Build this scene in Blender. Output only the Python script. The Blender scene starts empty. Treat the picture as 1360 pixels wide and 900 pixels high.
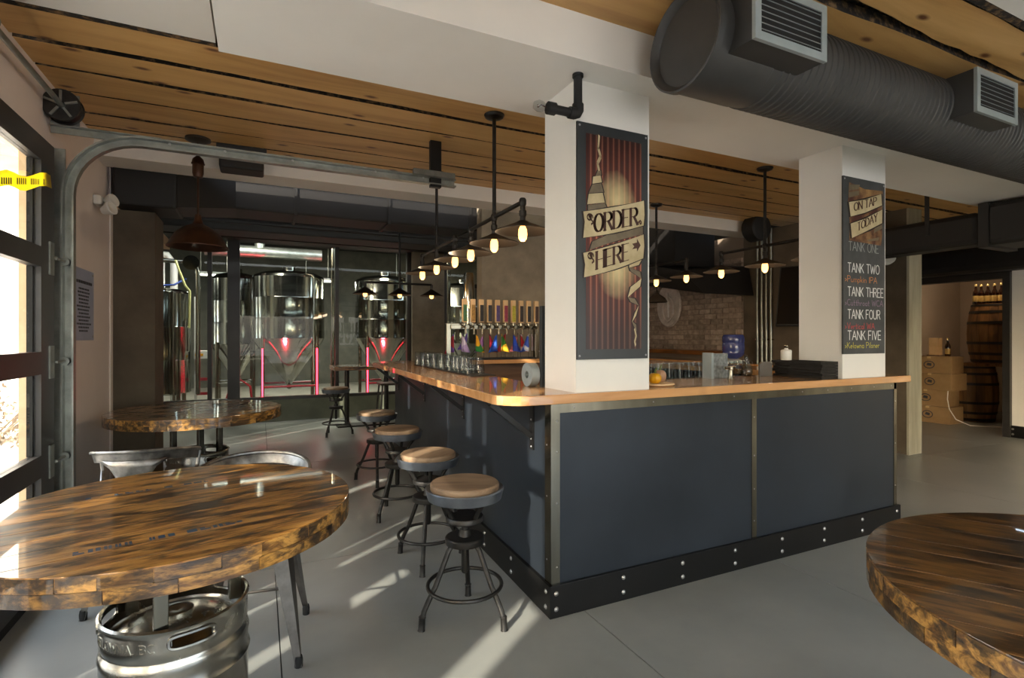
import bpy, bmesh, math, random
from mathutils import Vector, Matrix
random.seed(7)
R = math.radians
PI = math.pi
sc = bpy.context.scene
COL = sc.collection

# ------------------------------------------------------------------ camera, sky, sun, exposure
cd = bpy.data.cameras.new('camera')
cam = bpy.data.objects.new('camera', cd)
COL.objects.link(cam)
cam.location = (0, 0, 1.36)
cam.rotation_euler = (R(90), 0, -R(25.574))
cd.sensor_width = 36
cd.lens = 36 * 700 / 1360
cd.shift_y = -3 / 1360
cd.clip_start = 0.02
sc.camera = cam
sc.view_settings.view_transform = 'Standard'
sc.view_settings.look = 'None'
sc.view_settings.gamma = 1
sc.view_settings.exposure = 0.46
sc.cycles.use_denoising = True
sc.cycles.max_bounces = 10
sc.cycles.diffuse_bounces = 6
sc.cycles.transparent_max_bounces = 16
sc.cycles.sample_clamp_indirect = 6
sc.cycles.caustics_reflective = False
sc.cycles.caustics_refractive = False

SUN_DIR = Vector((0.80, 0.60, -0.40)).normalized()
w = bpy.data.worlds.new('sky')
sc.world = w
w.use_nodes = True
nt = w.node_tree
sky = nt.nodes.new('ShaderNodeTexSky')
sky.sky_type = 'NISHITA'
sky.sun_disc = False
sky.sun_elevation = R(22)
sky.sun_rotation = R(233)
sky.air_density = 1.0
sky.dust_density = 3.0
mixw = nt.nodes.new('ShaderNodeMixRGB')
mixw.inputs[0].default_value = 0.75
mixw.inputs[2].default_value = (0.90, 0.96, 1.0, 1)
nt.links.new(sky.outputs[0], mixw.inputs[1])
nt.links.new(mixw.outputs[0], nt.nodes['Background'].inputs[0])
nt.nodes['Background'].inputs[1].default_value = 3.0

sl = bpy.data.lights.new('sun', 'SUN')
so = bpy.data.objects.new('sun', sl)
COL.objects.link(so)
sl.energy = 9.0
sl.angle = R(0.6)
sl.color = (1.0, 0.90, 0.76)
so.rotation_euler = SUN_DIR.to_track_quat('-Z', 'Y').to_euler()
so.location = (-6, -5, 6)

# ------------------------------------------------------------------ helpers
def S(r, g, b, k=1.0):
    def l(c):
        c = c / 255
        return (c / 12.92 if c <= .04045 else ((c + .055) / 1.055) ** 2.4) * k
    return (l(r), l(g), l(b), 1)

class MB:
    def __init__(s):
        s.v = []; s.f = []
    def add(s, v, f):
        o = len(s.v)
        s.v += [tuple(p) for p in v]
        s.f += [tuple(i + o for i in q) for q in f]
        return s
    def box(s, x0, x1, y0, y1, z0, z1):
        v = [(x0,y0,z0),(x1,y0,z0),(x1,y1,z0),(x0,y1,z0),(x0,y0,z1),(x1,y0,z1),(x1,y1,z1),(x0,y1,z1)]
        return s.add(v, [(3,2,1,0),(4,5,6,7),(0,1,5,4),(1,2,6,5),(2,3,7,6),(3,0,4,7)])
    def prism(s, poly, z0, z1):
        n = len(poly)
        v = [(p[0],p[1],z0) for p in poly] + [(p[0],p[1],z1) for p in poly]
        return s.add(v, [tuple(range(n-1,-1,-1)), tuple(range(n,2*n))] + [(i,(i+1)%n,(i+1)%n+n,i+n) for i in range(n)])
    def prism_y(s, poly, y0, y1):          # poly in x,z
        n = len(poly)
        v = [(p[0],y0,p[1]) for p in poly] + [(p[0],y1,p[1]) for p in poly]
        return s.add(v, [tuple(range(n)), tuple(range(2*n-1,n-1,-1))] + [(i+n,(i+1)%n+n,(i+1)%n,i) for i in range(n)])
    def prism_x(s, poly, x0, x1):          # poly in y,z
        n = len(poly)
        v = [(x0,p[0],p[1]) for p in poly] + [(x1,p[0],p[1]) for p in poly]
        return s.add(v, [tuple(range(n)), tuple(range(2*n-1,n-1,-1))] + [(i+n,(i+1)%n+n,(i+1)%n,i) for i in range(n)])
    def rings(s, rings, closed=False, caps=True):
        n = len(rings[0]); m = len(rings)
        v = [p for r in rings for p in r]; f = []
        for i in range(m if closed else m-1):
            a = i*n; b = ((i+1) % m)*n
            for j in range(n):
                k = (j+1) % n
                f.append((a+j, a+k, b+k, b+j))
        if caps and not closed:
            f.append(tuple(range(n-1,-1,-1))); f.append(tuple(range((m-1)*n, m*n)))
        return s.add(v, f)
    def tube(s, pts, r, n=8, closed=False, caps=True, flat=None):
        pts = [Vector(p) for p in pts]; m = len(pts); rs = []
        rad = r if isinstance(r, (list, tuple)) else [r]*m
        up = None
        for i, p in enumerate(pts):
            a = pts[(i-1) % m] if (closed or i > 0) else p
            b = pts[(i+1) % m] if (closed or i < m-1) else p
            t = (b-a).normalized()
            if up is None:
                up = Vector((0,0,1)) if abs(t.z) < .9 else Vector((1,0,0))
            x = t.cross(up)
            if x.length < 1e-4: x = t.orthogonal()
            x.normalize(); y = x.cross(t).normalized(); up = y
            rs.append([p + x*(math.cos(2*PI*j/n)*rad[i]) + y*(math.sin(2*PI*j/n)*rad[i]) for j in range(n)])
        return s.rings(rs, closed, caps)
    def cyl(s, p0, p1, r0, r1=None, n=16):
        return s.tube([p0, p1], [r0, r0 if r1 is None else r1], n)
    def lathe(s, prof, n=32, c=(0,0,0), axis='z', caps=False, skip=None):
        m = len(prof); v = []; f = []
        for r, h in prof:
            for j in range(n):
                a = 2*PI*j/n
                if axis == 'z': v.append((c[0]+r*math.cos(a), c[1]+r*math.sin(a), c[2]+h))
                elif axis == 'x': v.append((c[0]+h, c[1]+r*math.cos(a), c[2]+r*math.sin(a)))
                else: v.append((c[0]+r*math.sin(a), c[1]+h, c[2]+r*math.cos(a)))
        for i in range(m-1):
            for j in range(n):
                if skip and skip(i, j): continue
                k = (j+1) % n
                f.append((i*n+j, i*n+k, (i+1)*n+k, (i+1)*n+j))
        if caps:
            f.append(tuple(range(n-1,-1,-1))); f.append(tuple(range((m-1)*n, m*n)))
        return s.add(v, f)
    def torus(s, c, Rr, r, n=32, m=8):
        return s.tube([(c[0]+Rr*math.cos(2*PI*i/n), c[1]+Rr*math.sin(2*PI*i/n), c[2]) for i in range(n)], r, m, closed=True)
    def xf(s, M):
        s.v = [tuple(M @ Vector(p)) for p in s.v]; return s
    def rot(s, a, piv=(0,0,0)):
        p = Vector((piv[0], piv[1], 0))
        return s.xf(Matrix.Translation(p) @ Matrix.Rotation(a, 4, 'Z') @ Matrix.Translation(-p))
    def move(s, x, y, z):
        s.v = [(p[0]+x, p[1]+y, p[2]+z) for p in s.v]; return s

def link(o, parent=None):
    COL.objects.link(o)
    if parent is not None: o.parent = parent
    return o

def chain_loc(p):
    l = Vector((0,0,0))
    while p is not None:
        l += p.location; p = p.parent
    return l

def build(name, mb, m, parent=None, world=True, smooth=35, bevel=0.0, solid=0.0):
    me = bpy.data.meshes.new(name)
    vs = mb.v
    if parent is not None and world:
        l = chain_loc(parent)
        vs = [(p[0]-l.x, p[1]-l.y, p[2]-l.z) for p in vs]
    me.from_pydata(vs, [], mb.f)
    bm = bmesh.new(); bm.from_mesh(me)
    bmesh.ops.recalc_face_normals(bm, faces=bm.faces)
    bm.to_mesh(me); bm.free()
    if smooth:
        me.polygons.foreach_set('use_smooth', [True]*len(me.polygons))
        me.set_sharp_from_angle(angle=R(smooth))
    me.materials.append(m)
    o = bpy.data.objects.new(name, me)
    link(o, parent)
    if bevel:
        b = o.modifiers.new('bevel', 'BEVEL'); b.width = bevel; b.segments = 2
        b.limit_method = 'ANGLE'; b.angle_limit = R(50)
    if solid:
        b = o.modifiers.new('solid', 'SOLIDIFY'); b.thickness = solid; b.offset = 0
    return o

def tag(o, label, cat, group=None, kind=None):
    o['label'] = label; o['category'] = cat
    if group: o['group'] = group
    if kind: o['kind'] = kind
    return o

def thing(name, label, cat, loc=(0,0,0), rz=0, group=None):
    o = bpy.data.objects.new(name, None)
    o.empty_display_size = .1
    link(o); o.location = loc; o.rotation_euler = (0,0,rz)
    return tag(o, label, cat, group)

def frame_of(name):                                   # a piece of the setting that only holds parts
    o = bpy.data.objects.new(name, None); o.empty_display_size = .1
    link(o); o['kind'] = 'structure'
    return o

def struct(name, mb, m, parent=None, **k):
    o = build(name, mb, m, parent, **k)
    if parent is None: o['kind'] = 'structure'
    return o

def dup(root, loc, rz=0, label=None):
    r = root.copy(); COL.objects.link(r); r.location = loc; r.rotation_euler = (0,0,rz)
    if label: r['label'] = label
    def rec(a, b):
        for ch in list(a.children):
            c = ch.copy(); COL.objects.link(c); c.parent = b
            rec(ch, c)
    rec(root, r)
    return r

def inst(src, parent, loc=(0,0,0), rot=(0,0,0), scale=(1,1,1)):      # another part that shares its mesh
    o = bpy.data.objects.new(src.name.split('.')[0], src.data)
    link(o, parent)
    l = chain_loc(parent)
    o.location = Vector(loc) - l; o.rotation_euler = rot; o.scale = scale
    for md in src.modifiers:
        if md.type == 'BEVEL':
            b = o.modifiers.new('bevel', 'BEVEL'); b.width = md.width; b.segments = md.segments
            b.limit_method = 'ANGLE'; b.angle_limit = md.angle_limit
    return o

# ------------------------------------------------------------------ materials
def newmat(name):
    m = bpy.data.materials.new(name); m.use_nodes = True
    n = m.node_tree
    return m, n, n.nodes['Principled BSDF']

def M(name, c1, c2=None, rough=.5, metal=0.0, scale=4, stretch=(1,1,1), bump=0, bscale=None, detail=5, lo=.35, hi=.65,
      coat=0, rand=0, rough2=None, spec=.5, emit=None, estr=0, aniso=0):
    m, n, b = newmat(name)
    b.inputs['Roughness'].default_value = rough
    b.inputs['Metallic'].default_value = metal
    b.inputs['Specular IOR Level'].default_value = spec
    b.inputs['Base Color'].default_value = c1
    if coat:
        b.inputs['Coat Weight'].default_value = coat; b.inputs['Coat Roughness'].default_value = .03
    if emit:
        b.inputs['Emission Color'].default_value = emit; b.inputs['Emission Strength'].default_value = estr
    src = None
    if c2 is not None or bump or rough2 is not None:
        tc = n.nodes.new('ShaderNodeTexCoord'); mp = n.nodes.new('ShaderNodeMapping')
        mp.inputs['Scale'].default_value = stretch
        n.links.new(tc.outputs['Object'], mp.inputs['Vector'])
        if rand:
            oi0 = n.nodes.new('ShaderNodeObjectInfo'); vm = n.nodes.new('ShaderNodeVectorMath'); vm.operation = 'ADD'
            ml = n.nodes.new('ShaderNodeMath'); ml.operation = 'MULTIPLY'; ml.inputs[1].default_value = 37
            n.links.new(oi0.outputs['Random'], ml.inputs[0]); n.links.new(tc.outputs['Object'], vm.inputs[0]); n.links.new(ml.outputs[0], vm.inputs[1])
            n.links.new(vm.outputs[0], mp.inputs['Vector'])
        nz = n.nodes.new('ShaderNodeTexNoise')
        nz.inputs['Scale'].default_value = scale; nz.inputs['Detail'].default_value = detail
        nz.inputs['Roughness'].default_value = .6
        n.links.new(mp.outputs[0], nz.inputs['Vector'])
        if c2 is not None:
            rp = n.nodes.new('ShaderNodeValToRGB')
            rp.color_ramp.elements[0].position = lo; rp.color_ramp.elements[0].color = c1
            rp.color_ramp.elements[1].position = hi; rp.color_ramp.elements[1].color = c2
            n.links.new(nz.outputs['Fac'], rp.inputs[0]); src = rp.outputs[0]
        if rough2 is not None:
            mr = n.nodes.new('ShaderNodeMapRange'); mr.inputs['From Min'].default_value = lo; mr.inputs['From Max'].default_value = hi
            mr.inputs['To Min'].default_value = rough; mr.inputs['To Max'].default_value = rough2
            n.links.new(nz.outputs['Fac'], mr.inputs[0]); n.links.new(mr.outputs[0], b.inputs['Roughness'])
        if bump:
            n2 = nz
            if bscale:
                n2 = n.nodes.new('ShaderNodeTexNoise'); n2.inputs['Scale'].default_value = bscale; n2.inputs['Detail'].default_value = 4
                n.links.new(mp.outputs[0], n2.inputs['Vector'])
            bp = n.nodes.new('ShaderNodeBump'); bp.inputs['Strength'].default_value = bump; bp.inputs['Distance'].default_value = .01
            n.links.new(n2.outputs['Fac'], bp.inputs['Height']); n.links.new(bp.outputs[0], b.inputs['Normal'])
    if rand:
        oi = n.nodes.new('ShaderNodeObjectInfo'); hs = n.nodes.new('ShaderNodeHueSaturation')
        mr = n.nodes.new('ShaderNodeMapRange'); mr.inputs['To Min'].default_value = 1-rand; mr.inputs['To Max'].default_value = 1+rand
        n.links.new(oi.outputs['Random'], mr.inputs[0]); n.links.new(mr.outputs[0], hs.inputs['Value'])
        if src: n.links.new(src, hs.inputs['Color'])
        else: hs.inputs['Color'].default_value = c1
        src = hs.outputs[0]
    if src: n.links.new(src, b.inputs['Base Color'])
    return m

def wood(name, cols, axis='x', rough=.4, coat=0, scale=1.0, knots=0.0, rand=.12, bump=.05, grain=10, knotcol=None, stain=0):
    m, n, b = newmat(name)
    b.inputs['Roughness'].default_value = rough
    if coat:
        b.inputs['Coat Weight'].default_value = coat; b.inputs['Coat Roughness'].default_value = .02
    tc = n.nodes.new('ShaderNodeTexCoord'); oi = n.nodes.new('ShaderNodeObjectInfo')
    ml = n.nodes.new('ShaderNodeMath'); ml.operation = 'MULTIPLY'; ml.inputs[1].default_value = 53
    vm = n.nodes.new('ShaderNodeVectorMath'); vm.operation = 'ADD'
    n.links.new(oi.outputs['Random'], ml.inputs[0]); n.links.new(tc.outputs['Object'], vm.inputs[0]); n.links.new(ml.outputs[0], vm.inputs[1])
    mp = n.nodes.new('ShaderNodeMapping')
    st = {'x': (.12, 1, 1), 'y': (1, .12, 1), 'z': (1, 1, .12)}[axis]
    mp.inputs['Scale'].default_value = [q*scale for q in st]
    n.links.new(vm.outputs[0], mp.inputs['Vector'])
    nz = n.nodes.new('ShaderNodeTexNoise'); nz.inputs['Scale'].default_value = grain; nz.inputs['Detail'].default_value = 8
    nz.inputs['Roughness'].default_value = .62; nz.inputs['Distortion'].default_value = .6
    n.links.new(mp.outputs[0], nz.inputs['Vector'])
    rp = n.nodes.new('ShaderNodeValToRGB'); cr = rp.color_ramp
    k = len(cols)
    for i, c in enumerate(cols):
        p = .28 + .44*i/(k-1)
        if i < 2: e = cr.elements[i]; e.position = p
        else: e = cr.elements.new(p)
        e.color = c
    n.links.new(nz.outputs['Fac'], rp.inputs[0]); src = rp.outputs[0]
    if knots:
        mk = n.nodes.new('ShaderNodeMapping'); mk.inputs['Scale'].default_value = [{True: .45, False: 1}[q < .5]*knots for q in st]
        n.links.new(vm.outputs[0], mk.inputs['Vector'])
        vo = n.nodes.new('ShaderNodeTexVoronoi'); vo.voronoi_dimensions = '2D' if axis != 'z' else '3D'; vo.inputs['Scale'].default_value = 3.2
        n.links.new(mk.outputs[0], vo.inputs['Vector'])
        r2 = n.nodes.new('ShaderNodeValToRGB'); r2.color_ramp.elements[0].position = .025; r2.color_ramp.elements[1].position = .075
        r2.color_ramp.elements[0].color = (1,1,1,1); r2.color_ramp.elements[1].color = (0,0,0,1)
        n.links.new(vo.outputs['Distance'], r2.inputs[0])
        mx = n.nodes.new('ShaderNodeMixRGB'); n.links.new(r2.outputs[0], mx.inputs[0]); n.links.new(src, mx.inputs[1])
        mx.inputs[2].default_value = knotcol or tuple(q*.35 for q in cols[0][:3])+(1,)
        src = mx.outputs[0]
    if stain:
        ms = n.nodes.new('ShaderNodeMapping'); ms.inputs['Scale'].default_value = [q*{True: 2.2, False: 1}[q < .5] for q in st]
        n.links.new(vm.outputs[0], ms.inputs['Vector'])
        ns = n.nodes.new('ShaderNodeTexNoise'); ns.inputs['Scale'].default_value = 22; ns.inputs['Detail'].default_value = 7; ns.inputs['Roughness'].default_value = .65
        n.links.new(ms.outputs[0], ns.inputs['Vector'])
        r3 = n.nodes.new('ShaderNodeValToRGB'); r3.color_ramp.elements[0].position = .43; r3.color_ramp.elements[1].position = .53
        r3.color_ramp.elements[0].color = (1-stain,1-stain,1-stain*.95,1); r3.color_ramp.elements[1].color = (1,1,1,1)
        n.links.new(ns.outputs['Fac'], r3.inputs[0])
        m3 = n.nodes.new('ShaderNodeMixRGB'); m3.blend_type = 'MULTIPLY'; m3.inputs[0].default_value = 1
        n.links.new(src, m3.inputs[1]); n.links.new(r3.outputs[0], m3.inputs[2]); src = m3.outputs[0]
    hs = n.nodes.new('ShaderNodeHueSaturation'); mr = n.nodes.new('ShaderNodeMapRange')
    mr.inputs['To Min'].default_value = 1-rand; mr.inputs['To Max'].default_value = 1+rand
    n.links.new(oi.outputs['Random'], mr.inputs[0]); n.links.new(mr.outputs[0], hs.inputs['Value']); n.links.new(src, hs.inputs['Color'])
    n.links.new(hs.outputs[0], b.inputs['Base Color'])
    if bump:
        bp = n.nodes.new('ShaderNodeBump'); bp.inputs['Strength'].default_value = bump; bp.inputs['Distance'].default_value = .004
        n.links.new(nz.outputs['Fac'], bp.inputs['Height']); n.links.new(bp.outputs[0], b.inputs['Normal'])
    return m

def glassmat(name, tint=(1,1,1,1), rough=.0, ior=1.45):
    m = bpy.data.materials.new(name); m.use_nodes = True; n = m.node_tree; n.nodes.clear()
    o = n.nodes.new('ShaderNodeOutputMaterial'); t = n.nodes.new('ShaderNodeBsdfTransparent'); g = n.nodes.new('ShaderNodeBsdfGlossy')
    fr = n.nodes.new('ShaderNodeFresnel'); mx = n.nodes.new('ShaderNodeMixShader')
    t.inputs[0].default_value = tint; g.inputs['Roughness'].default_value = rough; fr.inputs[0].default_value = ior
    ge = n.nodes.new('ShaderNodeNewGeometry'); fm = n.nodes.new('ShaderNodeMath'); fm.operation = 'MULTIPLY'
    inv = n.nodes.new('ShaderNodeMath'); inv.operation = 'SUBTRACT'; inv.inputs[0].default_value = 1
    n.links.new(ge.outputs['Backfacing'], inv.inputs[1]); n.links.new(inv.outputs[0], fm.inputs[1]); n.links.new(fr.outputs[0], fm.inputs[0])
    n.links.new(fm.outputs[0], mx.inputs[0]); n.links.new(t.outputs[0], mx.inputs[1]); n.links.new(g.outputs[0], mx.inputs[2])
    n.links.new(mx.outputs[0], o.inputs[0])
    return m

def emitmat(name, c, s):
    m, n, b = newmat(name)
    b.inputs['Base Color'].default_value = c
    b.inputs['Emission Color'].default_value = c; b.inputs['Emission Strength'].default_value = s
    return m

m_floor = M('polished_concrete', S(122,126,124), S(162,163,158), rough=.26, rough2=.40, scale=1.0, bump=.015, bscale=30, detail=10, lo=.2, hi=.8)
m_joint = M('joint_dark', S(60,60,58), rough=.9)
m_white = M('white_paint', S(222,220,214), S(227,225,219), rough=.6, scale=2)
m_wallpink = M('off_white_wall', S(224,212,205), S(230,219,212), rough=.6, scale=2)
m_black_ceiling = M('black_paint', S(22,21,20), S(17,16,16), rough=.7, scale=3)
m_conc = M('raw_concrete', S(112,104,90), S(150,141,124), rough=.75, scale=3, detail=10, bump=.12, bscale=14, lo=.3, hi=.72)
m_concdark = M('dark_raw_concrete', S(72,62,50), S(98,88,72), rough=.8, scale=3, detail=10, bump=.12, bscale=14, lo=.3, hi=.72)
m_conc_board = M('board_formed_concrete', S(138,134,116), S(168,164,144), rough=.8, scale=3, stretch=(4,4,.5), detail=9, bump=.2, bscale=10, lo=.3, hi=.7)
m_ceil_wood = wood('ceiling_slab_wood', [S(168,126,70), S(198,156,96), S(212,172,112)], 'x', rough=.45, knots=1.0, rand=.08, grain=7, knotcol=S(96,56,28))
m_bark = M('dark_bark', S(22,16,11), S(128,100,66), rough=.95, scale=26, detail=8, bump=.8, lo=.48, hi=.72)
m_blacksteel = M('blackened_steel_sheet', S(39,45,53), S(50,57,66), rough=.34, metal=.4, scale=1.6, detail=8, rough2=.48, lo=.3, hi=.7)
m_kick = M('black_steel_plate', S(15,15,15), S(21,20,20), rough=.42, metal=.3, scale=6)
m_steel = M('brushed_steel', S(112,108,96), S(150,145,130), rough=.22, metal=1, scale=6, stretch=(1,1,.05), lo=.3, hi=.7)
m_stain = M('stainless_tank', S(150,150,142), S(170,170,160), rough=.13, metal=1, scale=3, stretch=(1,1,.1))
m_bolt = M('galvanised_bolt', S(165,165,165), rough=.35, metal=.8)
m_darkmetal = M('dark_iron', S(44,43,42), S(58,56,54), rough=.42, metal=.7, scale=20)
m_stoolrim = M('gunmetal_band', S(98,104,112), S(114,120,128), rough=.36, metal=.7, scale=9)
m_stoolwood = wood('weathered_stool_wood', [S(96,76,58), S(136,112,88), S(164,140,112)], 'x', rough=.55, rand=.1, grain=12)
m_counter = wood('fir_countertop', [S(168,116,68), S(194,142,90), S(210,160,108)], 'x', rough=.25, coat=.7, rand=.03, grain=9, bump=.0, knots=.6)
m_tabletop = wood('charred_table_wood', [S(44,28,12), S(134,90,38), S(176,128,62), S(112,76,34)], 'x', rough=.32, coat=1.0, rand=.22, grain=30, bump=.02, knots=.5, scale=1.5, stain=.86)
m_tabledark = wood('dark_table_wood', [S(30,19,9), S(92,60,26), S(128,90,44), S(70,46,20)], 'x', rough=.32, coat=1.0, rand=.2, grain=30, bump=.02, knots=.7, scale=1.5, stain=.8)
m_tableedge = wood('burnt_table_edge', [S(20,13,8), S(98,66,28), S(184,136,66), S(60,40,20)], 'x', rough=.4, coat=.9, rand=.45, grain=12, bump=.5, scale=3.0, stain=.8)
m_keg = M('dented_keg_steel', S(150,148,142), S(184,182,174), rough=.16, metal=1, scale=5, rough2=.30, bump=.10, bscale=5)
m_chair = M('raw_chair_steel', S(92,90,88), S(150,148,144), rough=.3, metal=.95, scale=12, rough2=.45)
m_chairdark = M('dark_chair_steel', S(74,70,66), S(96,92,88), rough=.4, metal=.8, scale=12)
m_duct = M('dark_grey_spiral_duct', S(58,58,57), S(66,66,65), rough=.5, metal=.25, scale=4)
m_vent = M('pale_grey_aluminium', S(150,162,164), S(164,174,176), rough=.45, metal=.4, scale=5)
m_blackhole = M('black_interior', S(8,8,8), rough=.9)
m_rectduct = M('black_rectangular_duct', S(17,14,12), S(12,11,10), rough=.6, scale=3)
m_doorframe = M('black_aluminium_frame', S(52,50,48), S(58,56,54), rough=.4, metal=.3, scale=5)
m_track = M('galvanised_track', S(128,130,124), S(156,158,150), rough=.4, metal=.8, scale=9)
m_glass = glassmat('window_glass', (.97,.98,.97,1))
m_glass2 = glassmat('partition_glass', (.9,.93,.91,1), ior=1.3)
m_cup = glassmat('drinking_glass', (.88,.90,.90,1), ior=1.55)
m_bulb = emitmat('glowing_filament_bulb', (1,.48,.12,1), 3.6)
m_shade = M('dark_lamp_shade', S(50,44,38), S(62,54,46), rough=.45, metal=.5, scale=8)
m_copper = M('aged_copper', S(56,36,26), S(80,54,38), rough=.4, metal=.7, scale=7)
m_blacksign = M('black_sign_board', S(44,48,50), S(52,56,58), rough=.35, scale=3)
m_chalk = M('chalkboard', S(58,60,60), S(74,76,76), rough=.7, scale=6, detail=8)
m_parch = M('parchment_print', S(176,160,122), S(202,188,150), rough=.5, scale=9)
m_parchdk = M('parchment_shade_print', S(96,84,66), S(122,110,88), rough=.5, scale=9)
m_ink = M('brown_ink', S(70,40,28), rough=.6)
m_outline = M('dark_outline_ink', S(36,24,18), rough=.6)
m_cwhite = M('white_chalk', S(220,222,220), rough=.9)
m_cdim = M('rubbed_chalk', S(140,144,142), rough=.9)
m_corange = M('orange_chalk', S(206,136,84), rough=.9)
m_cpurple = M('purple_chalk', S(140,116,140), rough=.9)
m_cred = M('red_chalk', S(190,72,72), rough=.9)
m_cyellow = M('yellow_chalk', S(196,186,72), rough=.9)
m_bluegrey = M('blue_grey_notice', S(150,158,182), S(162,170,192), rough=.5, scale=4)
m_print = M('dark_print', S(46,48,58), rough=.6)
m_bluestencil = M('faded_blue_stencil', S(40,66,92), rough=.4, coat=1.0)
m_brick = M('reclaimed_brick', S(128,113,100), S(166,149,134), rough=.85, scale=14, detail=8, rand=.28, bump=.2)
m_mortar = M('grey_mortar', S(128,114,100), rough=.95)
m_oldwood = wood('reclaimed_panel_wood', [S(70,48,36), S(112,82,62), S(134,102,78)], 'x', rough=.55, knots=.8, rand=.1, grain=8)
m_liveedge = wood('live_edge_shelf', [S(60,34,16), S(128,80,40), S(160,108,58)], 'y', rough=.4, rand=.05)
m_plastic = M('white_plastic', S(216,214,206), rough=.4)
m_rubber = M('black_rubber', S(18,18,18), rough=.7)
m_red = M('red_painted_frame', S(150,30,44), rough=.4)
m_redlight = emitmat('red_light_strip', (1,.03,.06,1), 9)
m_fluor = emitmat('fluorescent_tube', (1,.95,.8,1), 12)
m_barrel = wood('oak_barrel', [S(66,44,24), S(122,86,46), S(150,108,60)], 'z', rough=.6, rand=.18, grain=9, bump=.15)
m_hoop = M('barrel_hoop_steel', S(40,38,36), S(58,54,50), rough=.5, metal=.6, scale=9)
m_card = M('brown_cardboard', S(138,110,74), S(150,122,84), rough=.8, scale=5)
m_bottle = M('brown_bottle_glass', S(34,16,8), rough=.08, spec=.8)
m_label = M('cream_bottle_label', S(186,164,100), S(160,130,70), rough=.6, scale=40)
m_foil = M('gold_bottle_cap', S(220,200,140), rough=.3, metal=.6)
m_bluejug = M('blue_water_bottle', S(58,66,120), S(70,80,138), rough=.12, spec=.7, scale=8)
m_yellow = M('yellow_gourd_skin', S(226,170,20), S(208,140,10), rough=.4, scale=8)
m_beige = M('pale_gourd_skin', S(178,140,112), S(160,120,92), rough=.6, scale=8)
m_green = M('green_stem', S(84,92,40), rough=.7)
m_plate = M('pale_wood_board', S(202,168,122), S(216,184,140), rough=.5, scale=8, stretch=(.2,1,1))
m_beigeext = M('beige_render', S(196,172,140), S(206,184,152), rough=.9, scale=5)
m_extwhite = M('white_render', S(228,224,216), S(234,230,222), rough=.9, scale=2)
m_ground = M('pale_paving', S(190,188,184), S(204,202,198), rough=.9, scale=3)
m_leafext = M('dry_shrub', S(96,84,70), S(128,116,98), rough=.9, scale=9)
m_tape = M('yellow_tape', S(240,222,70), rough=.35)
_n = m_tape.node_tree; _t = _n.nodes.new('ShaderNodeBsdfTranslucent'); _t.inputs[0].default_value = S(250,236,90)
_m = _n.nodes.new('ShaderNodeMixShader'); _m.inputs[0].default_value = .6
_n.links.new(_n.nodes['Principled BSDF'].outputs[0], _m.inputs[1]); _n.links.new(_t.outputs[0], _m.inputs[2]); _n.links.new(_m.outputs[0], _n.nodes['Material Output'].inputs[0])
m_brewfloor = M('brewery_floor', S(120,116,106), S(140,136,126), rough=.4, scale=3)
m_hose = M('orange_hose', S(200,120,40), rough=.5)
m_bluehose = M('blue_hose', S(40,70,150), rough=.5)
m_paleyellow = M('pale_yellow_hose', S(200,196,130), rough=.5)
m_curb = M('green_grey_curb', S(98,102,86), S(116,120,102), rough=.6, scale=3)
m_brewwall = M('brewery_wall', S(66,66,58), S(84,82,72), rough=.8, scale=3)
m_cooler = M('cooler_wall', S(196,182,164), S(206,192,176), rough=.7, scale=2)

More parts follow.
